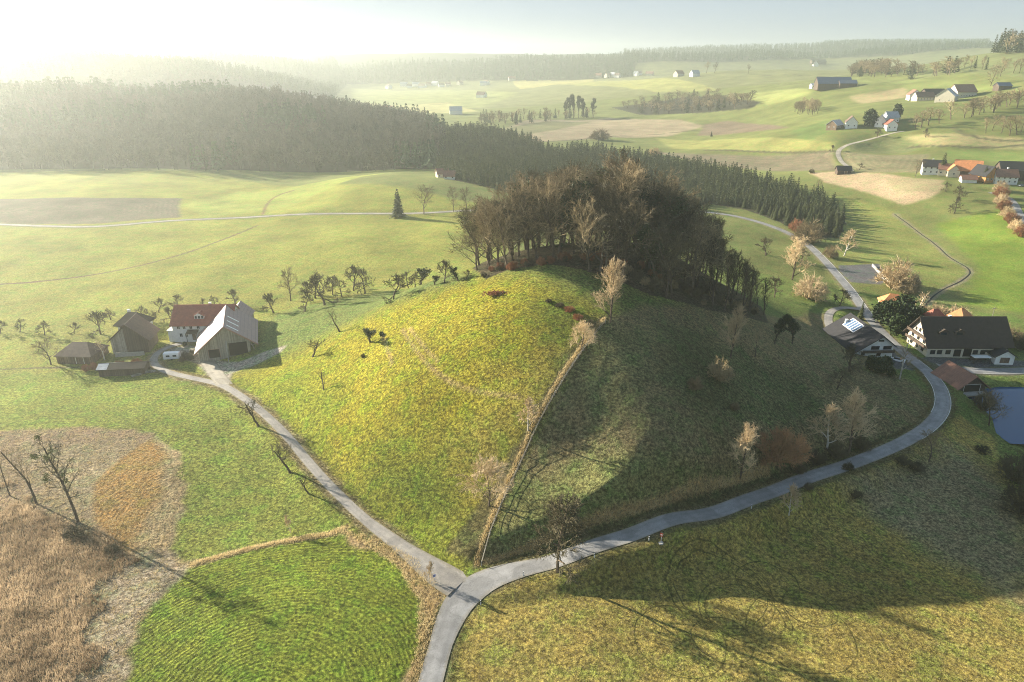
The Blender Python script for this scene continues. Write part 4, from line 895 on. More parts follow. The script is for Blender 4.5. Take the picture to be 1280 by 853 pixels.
# ------------------------------------------------------------------ farm on the left
wf = [('front', -10.5 + s, z, .95, 1.25) for s, z in ((2.2,4.9),(4.2,4.9),(6.6,4.9),(9.2,4.9),(2.7,1.9),(4.6,1.9),(9.6,1.9))] + [('left', y, z, .9, 1.2) for y in (-3, 0, 3) for z in (1.9, 4.9)] + [('left', 0, 7.7, .9, 1.1)]
root, rf, G = building('farmhouse', 'white farmhouse with red tiled roof and long dormer, beside the big barn', 'house', (219, 428), 2, 21, 11.5, 6.3, 11.2, 'plaster', 'roof_red', (-.5, -.5), wins=wf, doors=[('front', -3.3, 1.3, 2.3)], over=.9, chim=[(1.5, .9, 1.4)])
dormer(root, -.9, 3.4, 7.3, 1.5, 3, n=3, G=G, roof='roof_red')
MB().prism([(-8.1, 3.1), (-5.8, 3.9), (-5.8, 4.05), (-8.1, 3.25)], -5.2, -1.2).box(-5.1, -4.95, -8, -7.85, 0, 3.1).box(-1.45, -1.3, -8, -7.85, 0, 3.1).build('porch_roof', 'frame_dark', root)
MB().prism([(-5.2, -1), (5, -1), (5, 3.4), (-5.2, 3.4)], -12.6, -10.52).build('side_annex', 'plaster', root)
MB().prism([(-5.5, 3.4), (5.3, 3.4), (5.3, 3.6), (-5.5, 3.6)], -12.9, -10.5).build('annex_roof', 'trim', root)
root, rf, G = building('barn', 'large barn with pale lit roof slope and purplish roof slope with white skylight strips', 'barn', (286, 447), 109, 22, 14.5, 5.4, 10.8, 'wood_grey', 'roof_metal', (-.5, 0), over=2.6, yl=9.0, eavel=3.2, overl=1.2, overg=1.2, frame='trim_rust', doors=[('left', 4.2, 3.4, 3.0, 'void')])
MB().hexa([(a, b, c + .235) for a, b, c in slab(10.2, 3.2 - G['sb'] * 1.2, .25, 10.8 - G['sb'] * .25, -12.1, 12.1, .03)]).build('lit_roof_sheet', 'roof_metal_lit', rf)  # added sheet: the sunlit look of this slope put into its colour
for k in range(3):
    x0 = -9.5 + k * 4.6; MB().hexa([(a, b, c + .24) for a, b, c in slab(-4.2, 10.8 - G['sf'] * 4.2, -.8, 10.8 - G['sf'] * .8, x0, x0 + .9, .04)]).build('skylight', 'white_paint', rf)
MB().hexa(slab(-9.95, 10.8 - G['sf'] * 9.95 - .1, 0, 10.72, -12.42, -12.2, .45)).hexa(slab(10.3, 3.2 - G['sb'] * 1.3 - .1, 0, 10.72, -12.42, -12.2, .45)).build('verge_board', 'trim_rust', rf)
MB().box(-11.08, -11.01, -6.4, -.6, 0, 4.6).build('gate_opening_shade', 'void', root)  # flat dark panel on the gable, the opening's shade in its colour
MB().hexa([(-14.2, .1, -1), (-11, .1, -1), (-11, -.2, -1), (-14.2, -.2, -1), (-13.2, .1, 3.9), (-11, .1, 5.6), (-11, -.2, 5.6), (-13.2, -.2, 3.9)]).build('side_wall', 'concrete', root)
MB().box(-10.8, -10.5, -10.0, -7.3, 3.0, 3.25).box(-3, -2.7, -10, -7.3, 3.0, 3.25).cyl((-10.6, -9.6, -1), (-10.6, -7.3, 4.4), .13, n=6).cyl((-3, -9.6, -1), (-3, -7.3, 4.4), .13, n=6).build('roof_brace', 'wood_grey', root)
ra, _, _ = building('lean_to_shed', 'small purplish roofed annex behind the barn and farmhouse ridge', 'shed', (302, 408), 100, 9, 8, 4.5, 8.2, 'wood_grey', 'roof_metal', (0, 0), over=.5)
root, rf, G = building('timber_barn', 'tall dark timber barn with a grey board panel on its gable', 'barn', (165, 442), 98, 9.5, 11.8, 5.2, 10.6, 'wood_dark', 'roof_brown', (-.5, 0), over=1.0, overg=.9)
MB().prism([(1.2, 0), (5.88, 0), (5.88, 5.1), (1.2, 9.2)], -4.82, -4.76).build('board_panel', 'wood_grey', root)
MB().box(-7.2, -6.9, -5, 4.5, -1, 1.2).build('yard_wall', 'concrete', root)
building('small_house', 'small white house with brown hipped roof tucked behind the timber barn', 'house', (162, 417), -8, 8.5, 8, 3.6, 7.0, 'plaster', 'roof_moss', (0, -.5), hip=2.5, over=1.1, wins=[('front', -3, 2.2, .8, 1), ('front', 3, 2.2, .8, 1)], chim=[(-2, .8, 1.2)])
building('brown_shed', 'squat brown shed with hipped roof at the left end of the farm', 'shed', (94, 455), -3, 12, 9.5, 3.0, 6.0, 'wood_brown', 'roof_brown', (0, -.5), hip=3.5, over=.5, doors=[('front', 2, 2.6, 2.4)])
root, rf, G = building('open_shed', 'low open lean-to with pale tin roof end among timber scraps', 'shed', (153, 470), 6, 14, 5, 2.3, 3.3, 'wood_dark', 'roof_moss', (0, -.5), over=.4)
MB().hexa([(a, b, c + .24) for a, b, c in slab(-2.9, 2.14, -.2, 3.22, -7.5, -4.2, .03)]).hexa([(a, b, c + .24) for a, b, c in slab(2.9, 2.14, .2, 3.22, -6.5, -.5, .03)]).build('tin_sheet', 'roof_grey', rf)
for k, (u, v) in enumerate(((182,462),(188,466),(172,470))):
    p = at(u, v); mb = MB(); g = np.random.default_rng(k)
    for j in range(9): a = g.uniform(-.5, .5); z = .12 + .18 * (j // 3); mb.box(-1.4 + a, 1.4 + a, -.4 + .28 * (j % 3), -.18 + .28 * (j % 3), z, z + .15)
    t = thing('timber_stack', ['stack of weathered planks nearest the track beside the open shed', 'stack of planks at the corner of the farm track', 'stack of old planks in front of the open shed'][k], 'timber stack', p, R(20 * k)); mb.build('planks', 'wood_grey' if k else 'wood_brown', t)
# caravan, hay trailer
p = at(216, 449); t = thing('caravan', 'white caravan parked on the grass inside the loop of the farm track', 'caravan', p, R(8))
MB().prism([(-1.1, .45), (1.1, .45), (1.15, 1.6), (.95, 2.5), (-.95, 2.5), (-1.15, 1.6)], -2.5, 2.5).build('body', 'white_paint', t)
MB().box(-1.6, -.4, -1.19, -1.15, 1.3, 1.9).build('window', 'glass', t); MB().box(.6, 1.8, -1.19, -1.15, 1.3, 1.9).build('window', 'glass', t)
for sy in (-1.05, .9): MB().cyl((0, sy, .35), (0, sy + .15, .35), .35, n=14).build('wheel', 'tyre', t)
MB().box(2.5, 3.5, -.06, .06, .4, .5).build('drawbar', 'metal', t)
p = at(258, 441); t = thing('farm_wagon', 'small red farm wagon in front of the barn gable', 'wagon', p, R(-20))
MB().box(-1.6, 1.6, -.8, .8, .7, .85).box(-1.6, -1.5, -.8, .8, .85, 1.4).box(1.5, 1.6, -.8, .8, .85, 1.4).box(-1.5, 1.5, -.8, -.72, .85, 1.3).box(-1.5, 1.5, .72, .8, .85, 1.3).build('bed', 'red_paint', t)
for a in (-1.05, 1.05):
    for sy in (-.95, .8): MB().cyl((a, sy, .42), (a, sy + .15, .42), .42, n=14).build('wheel', 'tyre', t)
MB().box(1.6, 3, -.05, .05, .5, .6).build('drawbar', 'metal', t)

# ------------------------------------------------------------------ village on the right
root, rf, G = building('roadside_house', 'dark roofed house with white gable and a framed solar panel, between drive and road', 'house', (1097, 447), 92, 21, 9.5, 4.0, 7.6, 'plaster', 'roof_dark', (-.5, 0), over=.9, yl=8.5, eavel=2.0, overl=1.0, overg=1.2, frame='frame_dark',
    wins=[('left', -2.6, 3.2, 2.6, 1.0), ('left', 1.6, 3.2, 2.6, 1.0), ('left', 0, 5.8, 1.6, .35), ('left', 5.5, 1.2, 1, .9)], doors=[('left', 0, 1.2, 2.0, 'void')], chim=[(7.5, 3.2, 1.6)])
MB().hexa([(a, b, c + .28) for a, b, c in slab(4.6, 7.6 - G['sb'] * 4.6, .9, 7.6 - G['sb'] * .9, -.5, 7.5, .05)]).build('solar_frame', 'white_paint', rf)
for k in range(5): x = -.25 + k * 1.55; MB().hexa([(a, b, c + .34) for a, b, c in slab(4.3, 7.6 - G['sb'] * 4.3, 1.2, 7.6 - G['sb'] * 1.2, x, x + 1.1, .02)]).build('solar_panel', 'solar', rf)
MB().box(-12.1, -10.6, -4.5, 6.5, 1.9, 2.05).box(-12.1, -12.0, -4.5, 6.5, 2.05, 2.9).build('balcony', 'wood_dark', root)
wb = [('front', s, 1.7, 1.5, 1.3) for s in (-12, -9.6, -6.6, 3.0, 5.6)] + [('left', y, z, 1.2, 1.2) for y in (-3.6, 0, 3.6) for z in (1.8, 4.6)] + [('left', 0, 7.6, 1.0, 1.1), ('left', -2.4, 7.3, .8, .9), ('left', 2.4, 7.3, .8, .9)]
root, rf, G = building('half_timbered_farmhouse', 'long village farmhouse with huge dark roof, two dormers and pale ground floor', 'house', (1157, 446), 0, 28, 13, 5.2, 12.4, 'cream', 'roof_moss', (-.5, -.5), over=1.3, overg=1.4, frame='frame_dark', wins=wb,
    doors=[('front', -3.3, 2.2, 2.6, 'void'), ('front', .2, 2.6, 2.8, 'void')], chim=[(-4, 1, 1.3)])
for x in (-8.5, -2.9): dormer(root, x, 3.2, 7.2, 1.3, 3, 'wood_dark', 'roof_moss', 1, G=G)
mb = MB(); mb.box(-14, 14, -6.58, -6.503, 3.0, 3.25).box(-14, 14, -6.6, -6.503, 4.9, 5.15)
for s in np.arange(-13.9, 14, 2.0): mb.box(s - .1, s + .1, -6.6, -6.503, 3.25, 4.9)
mb.build('timber_frame', 'frame_dark', root)
for z in (3.1, 5.9): MB().box(-15.3, -14.02, -6, 6, z - .1, z + .1).box(-15.3, -15.2, -6, 6, z + .1, z + .95).build('balcony', 'wood_dark', root)
building('garage', 'small white fronted garage with dark roof, right of the half-timbered farmhouse', 'garage', (1254, 456), 88, 7, 6.4, 2.6, 4.6, 'plaster', 'roof_dark', (-.5, 0), over=.7, doors=[('left', 0, 3.2, 2.1)])
building('link_shed', 'low dark shed joining the half-timbered farmhouse to the garage', 'shed', (1241, 447), 0, 8, 6, 2.6, 4.6, 'wood_dark', 'roof_dark', (0, -.5), over=.6)
p = at(1224, 453); t = thing('shelter', 'small open shelter with pale flat roof before the long village farmhouse', 'shelter', p, R(0)); MB().box(-3, 3, -1.3, 1.3, 2.1, 2.25).build('roof', 'trim', t)
for a, b in ((-2.8,-1.1),(2.8,-1.1),(-2.8,1.1),(2.8,1.1)): MB().box(a-.07, a+.07, b-.07, b+.07, -.5, 2.1).build('post', 'frame_dark', t)
MB().box(-2.7, 2.7, 1.15, 1.22, -.3, 2.0).build('back_panel', 'wood_dark', t)
root, rf, G = building('boathouse', 'old mill shed with sagging reddish brown roof on the pond bank', 'shed', (1211, 498), 97, 11, 9.5, 1.9, 5.6, 'wood_dark', 'roof_rust', (-.5, 0), over=1.1, overg=1.0, doors=[('left', 0, 5.5, 2.6, 'void')])
MB().box(-7.6, -5.4, -4.2, 4.2, -.4, .15).build('jetty', 'concrete', root)
building('orange_roofed_house', 'house with bright orange hipped roof behind dark evergreens', 'house', (1114, 393), -18, 9, 8, 4.6, 8.0, 'cream', 'roof_orange', (0, -.3), hip=3, over=.6, wins=[('front', -2, 2.4, 1, 1), ('front', 2, 2.4, 1, 1)])
building('red_roofed_cottage', 'cottage whose red roof peeps over the right half of the big dark roof', 'house', (1195, 414), 30, 8, 8, 5.4, 9.6, 'cream', 'roof_orange', (0, 0), hip=3.4, over=.5)
building('red_roofed_cottage', 'cottage with dull red roof behind the left end of the big dark roof', 'house', (1163, 414), 10, 8, 7, 5.0, 9.2, 'cream', 'roof_red', (0, 0), hip=3, over=.5)
def wall_px(a, b, h, w, mt, name, label, cat='wall', n=2):
    q = px_line([a, b], 1.5); V = []
    for (x, y) in q: V.append((x, y))
    V = np.array(V); t_ = np.gradient(V, axis=0); t_ /= np.linalg.norm(t_, axis=1)[:, None]; nr = np.stack([-t_[:, 1], t_[:, 0]], 1) * w / 2; z = hz(V[:, 0], V[:, 1]); mb = MB()
    for i in range(len(V) - 1):
        P8 = [(*(V[i] - nr[i]), z[i] - .5), (*(V[i+1] - nr[i+1]), z[i+1] - .5), (*(V[i+1] + nr[i+1]), z[i+1] - .5), (*(V[i] + nr[i]), z[i] - .5)]; P8 += [(*(V[i] - nr[i]), z[i] + h), (*(V[i+1] - nr[i+1]), z[i+1] + h), (*(V[i+1] + nr[i+1]), z[i+1] + h), (*(V[i] + nr[i]), z[i] + h)]; mb.hexa(P8)
    return mb.build(name, mt, None, label=label, category=cat)
wall_px((1090, 333), (1111, 356), 1.3, .5, 'concrete', 'low_wall', 'pale low wall along the paved lot above the orange roofed house')

# ------------------------------------------------------------------ upper right hamlet and far farms
ww = lambda L, W, rows=(1.8,): [('front', s, z, .9, 1.1) for z in rows for s in np.linspace(-L/2 + 1.6, L/2 - 1.6, max(2, int(L / 3.2)))] + [('left', y, z, .9, 1.1) for z in rows for y in (-W/4, W/4)]
building('hill_house', 'white house with slate dark roof, leftmost of the hamlet row', 'house', (1166, 219), -22, 14, 10, 5.6, 9.4, 'plaster', 'roof_dark', (0, -.5), wins=ww(14, 10, (1.8, 4.5)) + [('left', 0, 7.2, .9, 1)], over=.7, chim=[(-1, .6, 1.2)])
building('brick_annex', 'small brownish roofed house squeezed between white house and orange barn', 'house', (1182, 220), -25, 10, 8, 4.2, 7.4, 'cream', 'roof_rust', (0, -.5), wins=ww(10, 8), over=.6)
building('gabled_annex', 'narrow orange roofed annex leaning on the orange barn', 'house', (1191, 222), 70, 8, 7, 4.2, 7.8, 'cream', 'roof_orange', (-.5, 0), over=.6, wins=[('left', 0, 2, 1, 1)])
building('orange_barn', 'barn with large bright orange roof and dark gable', 'barn', (1207, 222), -30, 15, 14, 4.6, 10.4, 'wood_dark', 'roof_orange', (0, -.4), over=.8, overg=1.0)
building('low_annex', 'low brown roofed outbuilding with white wall in front of orange barn', 'shed', (1211, 229), -14, 9, 6, 2.3, 4.4, 'plaster', 'roof_rust', (0, -.5), over=.7)
building('orange_gabled_house', 'house with orange boarded gable and white base', 'house', (1238, 229), 104, 13, 10, 4.6, 10.0, 'wood_orange', 'roof_dark', (-.5, 0), over=.9, wins=[('left', s, 2.0, 1, 1.2) for s in (-3, 0, 3)])
building('brown_roofed_house', 'white house with brown roof beside the orange gable', 'house', (1257, 231), -12, 13, 9, 4.8, 8.8, 'plaster', 'roof_rust', (0, -.5), over=.7, wins=ww(13, 9, (1.6, 3.9)), chim=[(1, .4, 1.4)])
building('dark_barn', 'long dark barn rising behind the brown roofed house', 'barn', (1266, 226), -14, 17, 12, 6.4, 11.2, 'wood_dark', 'roof_dark', (0, -.5), over=.8)
building('field_hut', 'dark wooden hut alone at the corner of the stubble field', 'hut', (1055, 218), -8, 10, 6.5, 2.8, 5.4, 'wood_dark', 'roof_dark', (0, -.5), over=.7, doors=[('front', 1, 2, 2.1)])
far_b = [
 ('house', 'grey roofed house at left end of the hamlet below the wood', (1043,161), 40, 14, 10, 4, 8, 'wood_brown', 'roof_grey'),
 ('house', 'white gabled house with brown roof in the middle hamlet', (1063,159), 70, 14, 10, 5, 10, 'plaster', 'roof_brown'),
 ('house', 'pale house half hidden by the dark trees of the middle hamlet', (1100,157), 60, 12, 9, 5, 9.5, 'plaster', 'roof_grey'),
 ('house', 'grey roofed house behind the red roofed one in the middle hamlet', (1112,153), 10, 12, 9, 5, 9.5, 'plaster', 'roof_grey'),
 ('house', 'white house with small red roof at right end of the middle hamlet', (1112,161), 80, 12, 9, 4.5, 8.5, 'plaster', 'roof_red'),
 ('farm_building', 'white farm building at left end of the upper farm', (1141,125), 75, 16, 12, 6, 11, 'plaster', 'roof_rust'),
 ('farm_building', 'low brown roofed building of the upper farm', (1153,126), 0, 20, 12, 4, 9, 'cream', 'roof_brown'),
 ('farm_building', 'dark roofed shed in the middle of the upper farm', (1165,123), 5, 24, 14, 5, 10, 'wood_dark', 'roof_dark'),
 ('farm_building', 'silver roofed barn of the upper farm', (1182,127), 50, 22, 18, 6, 13, 'cream', 'roof_grey'),
 ('farm_building', 'farm building with warm red roof at right end of the upper farm', (1201,122), 10, 24, 15, 6, 13, 'cream', 'roof_rust'),
 ('hall', 'long dark blue roofed farm hall on the pasture', (1040,110), -8, 44, 22, 7, 15, 'wood_dark', 'roof_blue'),
 ('shed', 'small pale shed left of the blue roofed hall', (1019,110), 0, 14, 10, 3.5, 6, 'plaster', 'roof_grey'),
 ('shed', 'low dark shed right of the blue roofed hall', (1058,109), -8, 22, 14, 5, 9, 'wood_dark', 'roof_blue'),
 ('house', 'tiny white gabled house on the skyline', (1019,83), 80, 16, 16, 6, 15, 'plaster', 'roof_dark'),
 ('barn', 'long dark barn on the skyline behind the tiny white house', (1022,80), 0, 50, 20, 8, 14, 'wood_dark', 'roof_dark'),
 ('shed', 'small dark shed above the belt of trees right of the upper farm', (1252,112), 0, 14, 10, 4, 7, 'wood_dark', 'roof_blue'),
 ('house', 'small pinkish roofed house at the foot of the hazy forest', (553,222), 20, 9, 7, 3.5, 6.5, 'cream', 'roof_rust'),
 ('house', 'tiny white house right at the plantation foot beyond the green rise', (562,224), 0, 8, 6, 3, 6, 'plaster', 'roof_rust'),
]
for nm, lb, px, rot, L, W, e, r, wa, ro in far_b: building(nm, lb, nm.replace('_', ' ') if nm != 'farm_building' else 'farm building', px, rot, L, W, e, r, wa, ro, over=.8, wins=ww(L, W) if L < 30 and wa != 'wood_dark' else ())
vg = [(760,97),(766,96),(772,97),(748,97),(795,95),(799,94),(812,95),(604,107),(608,106),(640,101),(520,108),(528,110),(536,108),(544,107),(552,109),(560,108),(505,108),(512,110),(486,142),(570,143),(602,122),(848,96),(868,96),(486,111),(575,106)]
for i, (u, v) in enumerate(vg): building('village_house', 'tiny pale house of the far hazy villages', 'house', (u, v), rng.uniform(-60, 60), rng.uniform(16, 26), rng.uniform(12, 16), 6.5, 13, 'plaster' if i % 3 else 'cream', ['roof_rust', 'roof_grey', 'roof_brown'][i % 3], group='houses of the far hazy villages')
def car(px, rot, paint, label):
    t = thing('parked_car', label, 'car', at(*px), R(rot)); MB().prism([(-.88, .3), (.88, .3), (.9, .85), (.82, .95), (-.82, .95), (-.9, .85)], -2.15, 2.15).build('body', paint, t)
    MB().hexa([(-1.5,-.78,.95),(1.1,-.78,.95),(1.1,.78,.95),(-1.5,.78,.95),(-1.1,-.62,1.45),(.5,-.62,1.45),(.5,.62,1.45),(-1.1,.62,1.45)]).build('cabin', 'glass', t)
    for a in (-1.35, 1.35):
        for sy in (-.92, .74): MB().cyl((a, sy, .32), (a, sy + .18, .32), .32, n=12).build('wheel', 'tyre', t)
car((1276, 233), 20, 'grey_paint', 'grey car parked by the brown roofed house'); car((1122, 452), -35, 'white_paint', 'small pale car parked in front of the roadside house gable')

# ------------------------------------------------------------------ pond, brook, road paint
V = [(p[0], p[1], POND_Z) for p in _pw]; pm = bpy.data.meshes.new('pond_water'); pm.from_pydata(V, [], [tuple(range(len(V)))])
wm, wnt, wbs = mat('pond_water'); wbs.inputs['Base Color'].default_value = (.015, .06, .15, 1); wbs.inputs['Roughness'].default_value = .1; wbs.inputs['Specular IOR Level'].default_value = .35
bump(wnt, wbs, noise(wnt, node(wnt, 'ShaderNodeNewGeometry').outputs['Position'], 1.4, 3), .25, .06); pm.materials.append(wm); M['water'] = wm
obj('pond', pm, kind='structure')
bz = hz(BROOK[:, 0], BROOK[:, 1]); ribbon('brook', BROOK, bz, .7, M['void'], .10)
ln, w = road_lines['main']; L_ = len(ln); u_, v_ = project(ln[:, 0], ln[:, 1], road_z['main'][0])
def seg_idx(v0, v1, u0=0): k = np.where((v_ < v0) & (v_ > v1) & (u_ > u0))[0]; return k
k = seg_idx(545, 448, 1120); ribbon('edge_line', ln[k], road_z['main'][0][k], .16, M['paint'], .075, off=-2.1, n=2)
k = seg_idx(520, 470, 1120); ribbon('edge_line', ln[k], road_z['main'][0][k], .16, M['paint'], .075, off=2.1, n=2)
lv, wv_ = road_lines['village']; zv = road_z['village'][0]
for a in (6, 11, 16): ribbon('lane_dash', lv[a:a+3], zv[a:a+3], .2, M['paint'], .09, off=0, n=2)
ribbon('edge_line', lv[14:], zv[14:], .16, M['paint'], .085, off=-2.3, n=2)
k = seg_idx(400, 300, 980); ribbon('edge_line', ln[k], road_z['main'][0][k], .22, M['paint'], .075, off=-2.15, n=2)

# ------------------------------------------------------------------ posts, signs, fence, poles
for u, v, lb in ((811,676,'white marker post at the roadside left of the red sign'),(743,697,'white marker post between the big roadside tree and the red sign'),(654,720,'white marker post left of the big roadside tree'),(601,756,'white marker post on the inside of the junction curve'),(939,636,'white marker post farthest up the shaded road')):
    p = at(u, v); t = thing('marker_post', lb, 'marker post', p, 0, 'white marker posts along the road'); MB().box(-.08, .08, -.05, .05, -.2, 1.05).build('post', 'white_paint', t); MB().box(-.085, .085, -.055, .055, .75, .9).build('black_band', 'void', t)
p = at(826, 679); t = thing('road_sign', 'tall post with small red and white sign on a pale foot by the shaded road', 'sign', p, R(-30)); MB().cyl((0, 0, -.2), (0, 0, 2.6), .05, n=8).build('post', 'metal', t); MB().box(-.3, .3, -.1, -.06, 1.7, 2.5).build('sign_panel', 'red_paint', t); MB().box(-.2, .2, -.125, -.105, 2.0, 2.2).build('sign_bar', 'white_paint', t); MB().cyl((0, 0, -.1), (0, 0, .18), .55, .5, n=12).build('foot', 'concrete', t)
p = at(543, 727); t = thing('road_sign', 'small blue sign on a post beside the thin tree at the junction', 'sign', p, R(30)); MB().cyl((0, 0, -.2), (0, 0, 1.8), .04, n=8).build('post', 'metal', t); MB().box(-.28, .28, -.09, -.06, 1.2, 1.75).build('sign_panel', 'sign_blue', t)
p = at(1235, 414); t = thing('utility_pole', 'bare wooden pole rising behind the big dark roof', 'pole', p); MB().cyl((0, 0, -.5), (0, 0, 10), .14, .09, n=8).build('pole', 'wood_grey', t); MB().box(-.9, .9, -.06, .06, 9.2, 9.35).build('crossarm', 'wood_grey', t)
hp = HEDGE; fr = thing('pasture_fence', 'weathered post fence climbing the hill beside the strip of dry grass', 'fence', (hp[0][0], hp[0][1], float(hz(*hp[0])))); _o = np.array(fr.location)
tn = np.gradient(hp, axis=0); tn /= np.linalg.norm(tn, axis=1)[:, None]; hp2 = hp + np.stack([tn[:, 1], -tn[:, 0]], 1) * 1.0; zz = hz(hp2[:, 0], hp2[:, 1])
for i in range(0, len(hp2), 3): x, y, z = hp2[i][0] - _o[0], hp2[i][1] - _o[1], zz[i] - _o[2]; MB().box(x-.07, x+.07, y-.07, y+.07, z-.3, z+1.15).build('post', 'wood_grey', fr)
mb = MB()
for i in range(0, len(hp2) - 3, 3):
    for hgt in (.55, 1.0): mb.cyl((hp2[i][0]-_o[0], hp2[i][1]-_o[1], zz[i]+hgt-_o[2]), (hp2[i+3][0]-_o[0], hp2[i+3][1]-_o[1], zz[i+3]+hgt-_o[2]), .04, n=4)
mb.build('rail', 'wood_grey', fr)

# ------------------------------------------------------------------ dry grass and reeds (ground cover)
def tufts(name, X, Y, h, nb, mt, label, r=.03, seed=1, lean=.35):
    g = np.random.default_rng(seed); n = len(X) * nb; X = np.repeat(X, nb) + g.normal(0, .22, n); Y = np.repeat(Y, nb) + g.normal(0, .22, n); Z = hz(X, Y) - .05; H_ = h * g.uniform(.5, 1.15, n)
    P0 = np.stack([X, Y, Z], 1); P1 = P0 + np.stack([g.normal(0, lean, n) * H_, g.normal(0, lean, n) * H_, H_], 1); th = g.uniform(0, 6.28, n); w = np.stack([np.cos(th), np.sin(th), np.zeros(n)], 1) * r
    V = np.stack([P0 - w, P0 + w, P1], 1).reshape(-1, 3); me = mesh_from(name, V, np.arange(len(V)).reshape(-1, 3), M[mt]); o = obj(name, me, kind='stuff'); o['label'] = label
def scatter_poly(px, n, seed): 
    poly = poly_world(px); g = np.random.default_rng(seed); X = g.uniform(poly[:,0].min(), poly[:,0].max(), n * 3); Y = g.uniform(poly[:,1].min(), poly[:,1].max(), n * 3); k = in_poly(X, Y, poly); return X[k][:n], Y[k][:n]
X, Y = scatter_poly([(-60,580),(20,605),(60,625),(120,660),(195,700),(180,740),(140,800),(110,870),(-60,870)], 15000, 3); _pr = poly_world([(-60,600),(20,625),(60,640),(110,668),(175,700),(150,740),(120,780),(90,860),(-60,870)]); k = fbm(X, Y, 9, 61, 4) * 26 + np.where(in_poly(X, Y, _pr), 1, -1) * poly_dist(X, Y, _pr) > -.6; tufts('reed_bed', X[k], Y[k], 1.2, 4, 'reed', 'reddish brown reed bed in the corner of the marsh', .045)
X, Y = scatter_poly(MARSH, 7000, 5); tufts('marsh_grass', X, Y, .45, 5, 'hay', 'pale matted dry grass on the marsh', .045, 5, .9)
def along(line, half, n, seed):
    g = np.random.default_rng(seed); i = g.integers(0, len(line) - 1, n); p = line[i] + (line[i+1] - line[i]) * g.uniform(0, 1, (n, 1)) + g.normal(0, half, (n, 2)); return p[:, 0], p[:, 1]
for nm, l_, hf, n_, h_, lb in (('dry_grass_strip', HEDGE, .28, 1900, .5, 'strip of tall dry grass running up the hill beside the fence'), ('bank_grass', BANKTOP, .3, 2200, .45, 'rim of dry grass on top of the roadside bank'), ('ditch_grass', DITCHES[3], .38, 1300, .45, 'dry grass along the ditch above the striped field')):
    X, Y = along(l_, hf, n_, len(nm)); tufts(nm, X, Y, h_, 4, 'hay', lb, .05)
X, Y = scatter_poly([(425,664),(470,672),(520,700),(552,735),(545,770),(530,830),(515,880),(500,880),(522,810),(524,752),(500,712),(466,688)], 3500, 7); tufts('verge_grass', X, Y, .5, 4, 'hay', 'straw coloured verge between striped field and road', .05, 7, .6)

# ------------------------------------------------------------------ individual trees and shrubs
ORD = ['first', 'second', 'third', 'fourth', 'fifth', 'sixth', 'seventh', 'eighth', 'ninth', 'tenth', 'eleventh', 'twelfth', 'thirteenth', 'fourteenth', 'fifteenth', 'sixteenth']
row = [(1,417,15),(25,415,14),(56,419,17),(93,417,13),(126,418,27),(139,400,13),(184,402,18),(191,404,11),(199,391,17),(215,402,17),(222,387,17),(253,387,12),(270,386,14),(295,382,20),(342,391,22)]
for i, (u, v, h) in enumerate(row): plant_px('fruit%d' % (i % 5), 'fruit_tree', u, v, h * 1.2, 'bare fruit tree, %s from the left in the row behind the farm buildings' % ORD[i], group='fruit trees behind the farm')
orch = [(363.5,376.5,38),(381,390,21),(385,369,16),(395,373,26),(406,381.5,37),(416,369,22),(428,372,21),(442,364,27),(456,367.5,27),(492,374.5,29),(510.6,360.5,19),(519,359,18),(555.6,353.5,24)]
for i, (u, v, h) in enumerate(orch): plant_px('round' if i in (0,) else 'fruit%d' % ((i * 2) % 5), 'fruit_tree', u, v, h * 1.2, 'bare orchard tree, %s from the left in the orchard below the grove' % ORD[i], group='orchard trees left of the grove', wide=1.0 if i else .8)
for u, v, h, lb in ((526,356,27,'tall ivy-covered orchard tree, leftmost dark one near the grove'),(543,356,15,'squat ivy-covered orchard tree between two taller ones near the grove'),(572.5,351.5,18,'bushy ivy-covered orchard tree nearest the grove'),(463,427,23,'leaning ivy-covered tree alone on the sunny hillside')):
    plant_px('ivy_tree', 'ivy_clad_tree', u, v, h, lb, wide=1.2)
plant_px('fruit3', 'fruit_tree', 583, 349, 13, 'tiny bare tree right beside the left edge of the grove')
plant_px('sparse0', 'bare_tree', 425, 414.7, 32, 'sparse leaning bare tree on the slope above the barn', rot=0)
plant_px('gnarl0', 'gnarled_tree', 391, 446, 24, 'dense gnarled tree right of the barn on the sunny slope', rot=2.6, wide=1.2)
plant_px('sparse1', 'bare_tree', 405, 488, 25, 'thin broken bare tree low on the sunny slope right of the farm track', rot=0)
plant_px('gnarl0', 'gnarled_tree', 324, 533, 36, 'crooked tree leaning over the farm track, nearest the barn', rot=0, wide=.9)
plant_px('gnarl1', 'gnarled_tree', 364, 591, 38, 'crooked tree leaning over the farm track, middle one of three', rot=0, wide=.9)
plant_px('gnarl0', 'gnarled_tree', 386, 617, 24, 'crooked small tree leaning over the farm track, lowest of three', rot=.3, wide=.9)
plant_px('pale_small', 'thin_tree', 363, 666, 22, 'thin bare sapling at the edge of the green field above the ditch', wide=.8)
plant_px('pale_small', 'thin_tree', 536, 728, 26, 'thin bare sapling at the junction by the small blue sign', wide=.8)
plant_px('mistletoe', 'mistletoe_tree', 98, 653, 106, 'tall leaning bare tree hung with mistletoe balls beside the marsh', rot=0)
plant_px('lean0', 'bare_tree', 46, 630, 76, 'slender leaning bare tree in the marsh, middle of three', rot=0)
plant_px('lean1', 'bare_tree', 13, 620, 48, 'slender leaning bare tree in the marsh, nearest the picture edge', rot=0)
plant_px('bush_dark', 'marsh_shrub', 96, 672, 16, 'dark tangled shrub at the foot of the mistletoe tree', cat='shrub', wide=1.3)
plant_px('bush_dark', 'marsh_shrub', 140, 690, 10, 'low dark shrub between the mistletoe tree and the mown marsh', cat='shrub', wide=1.5)
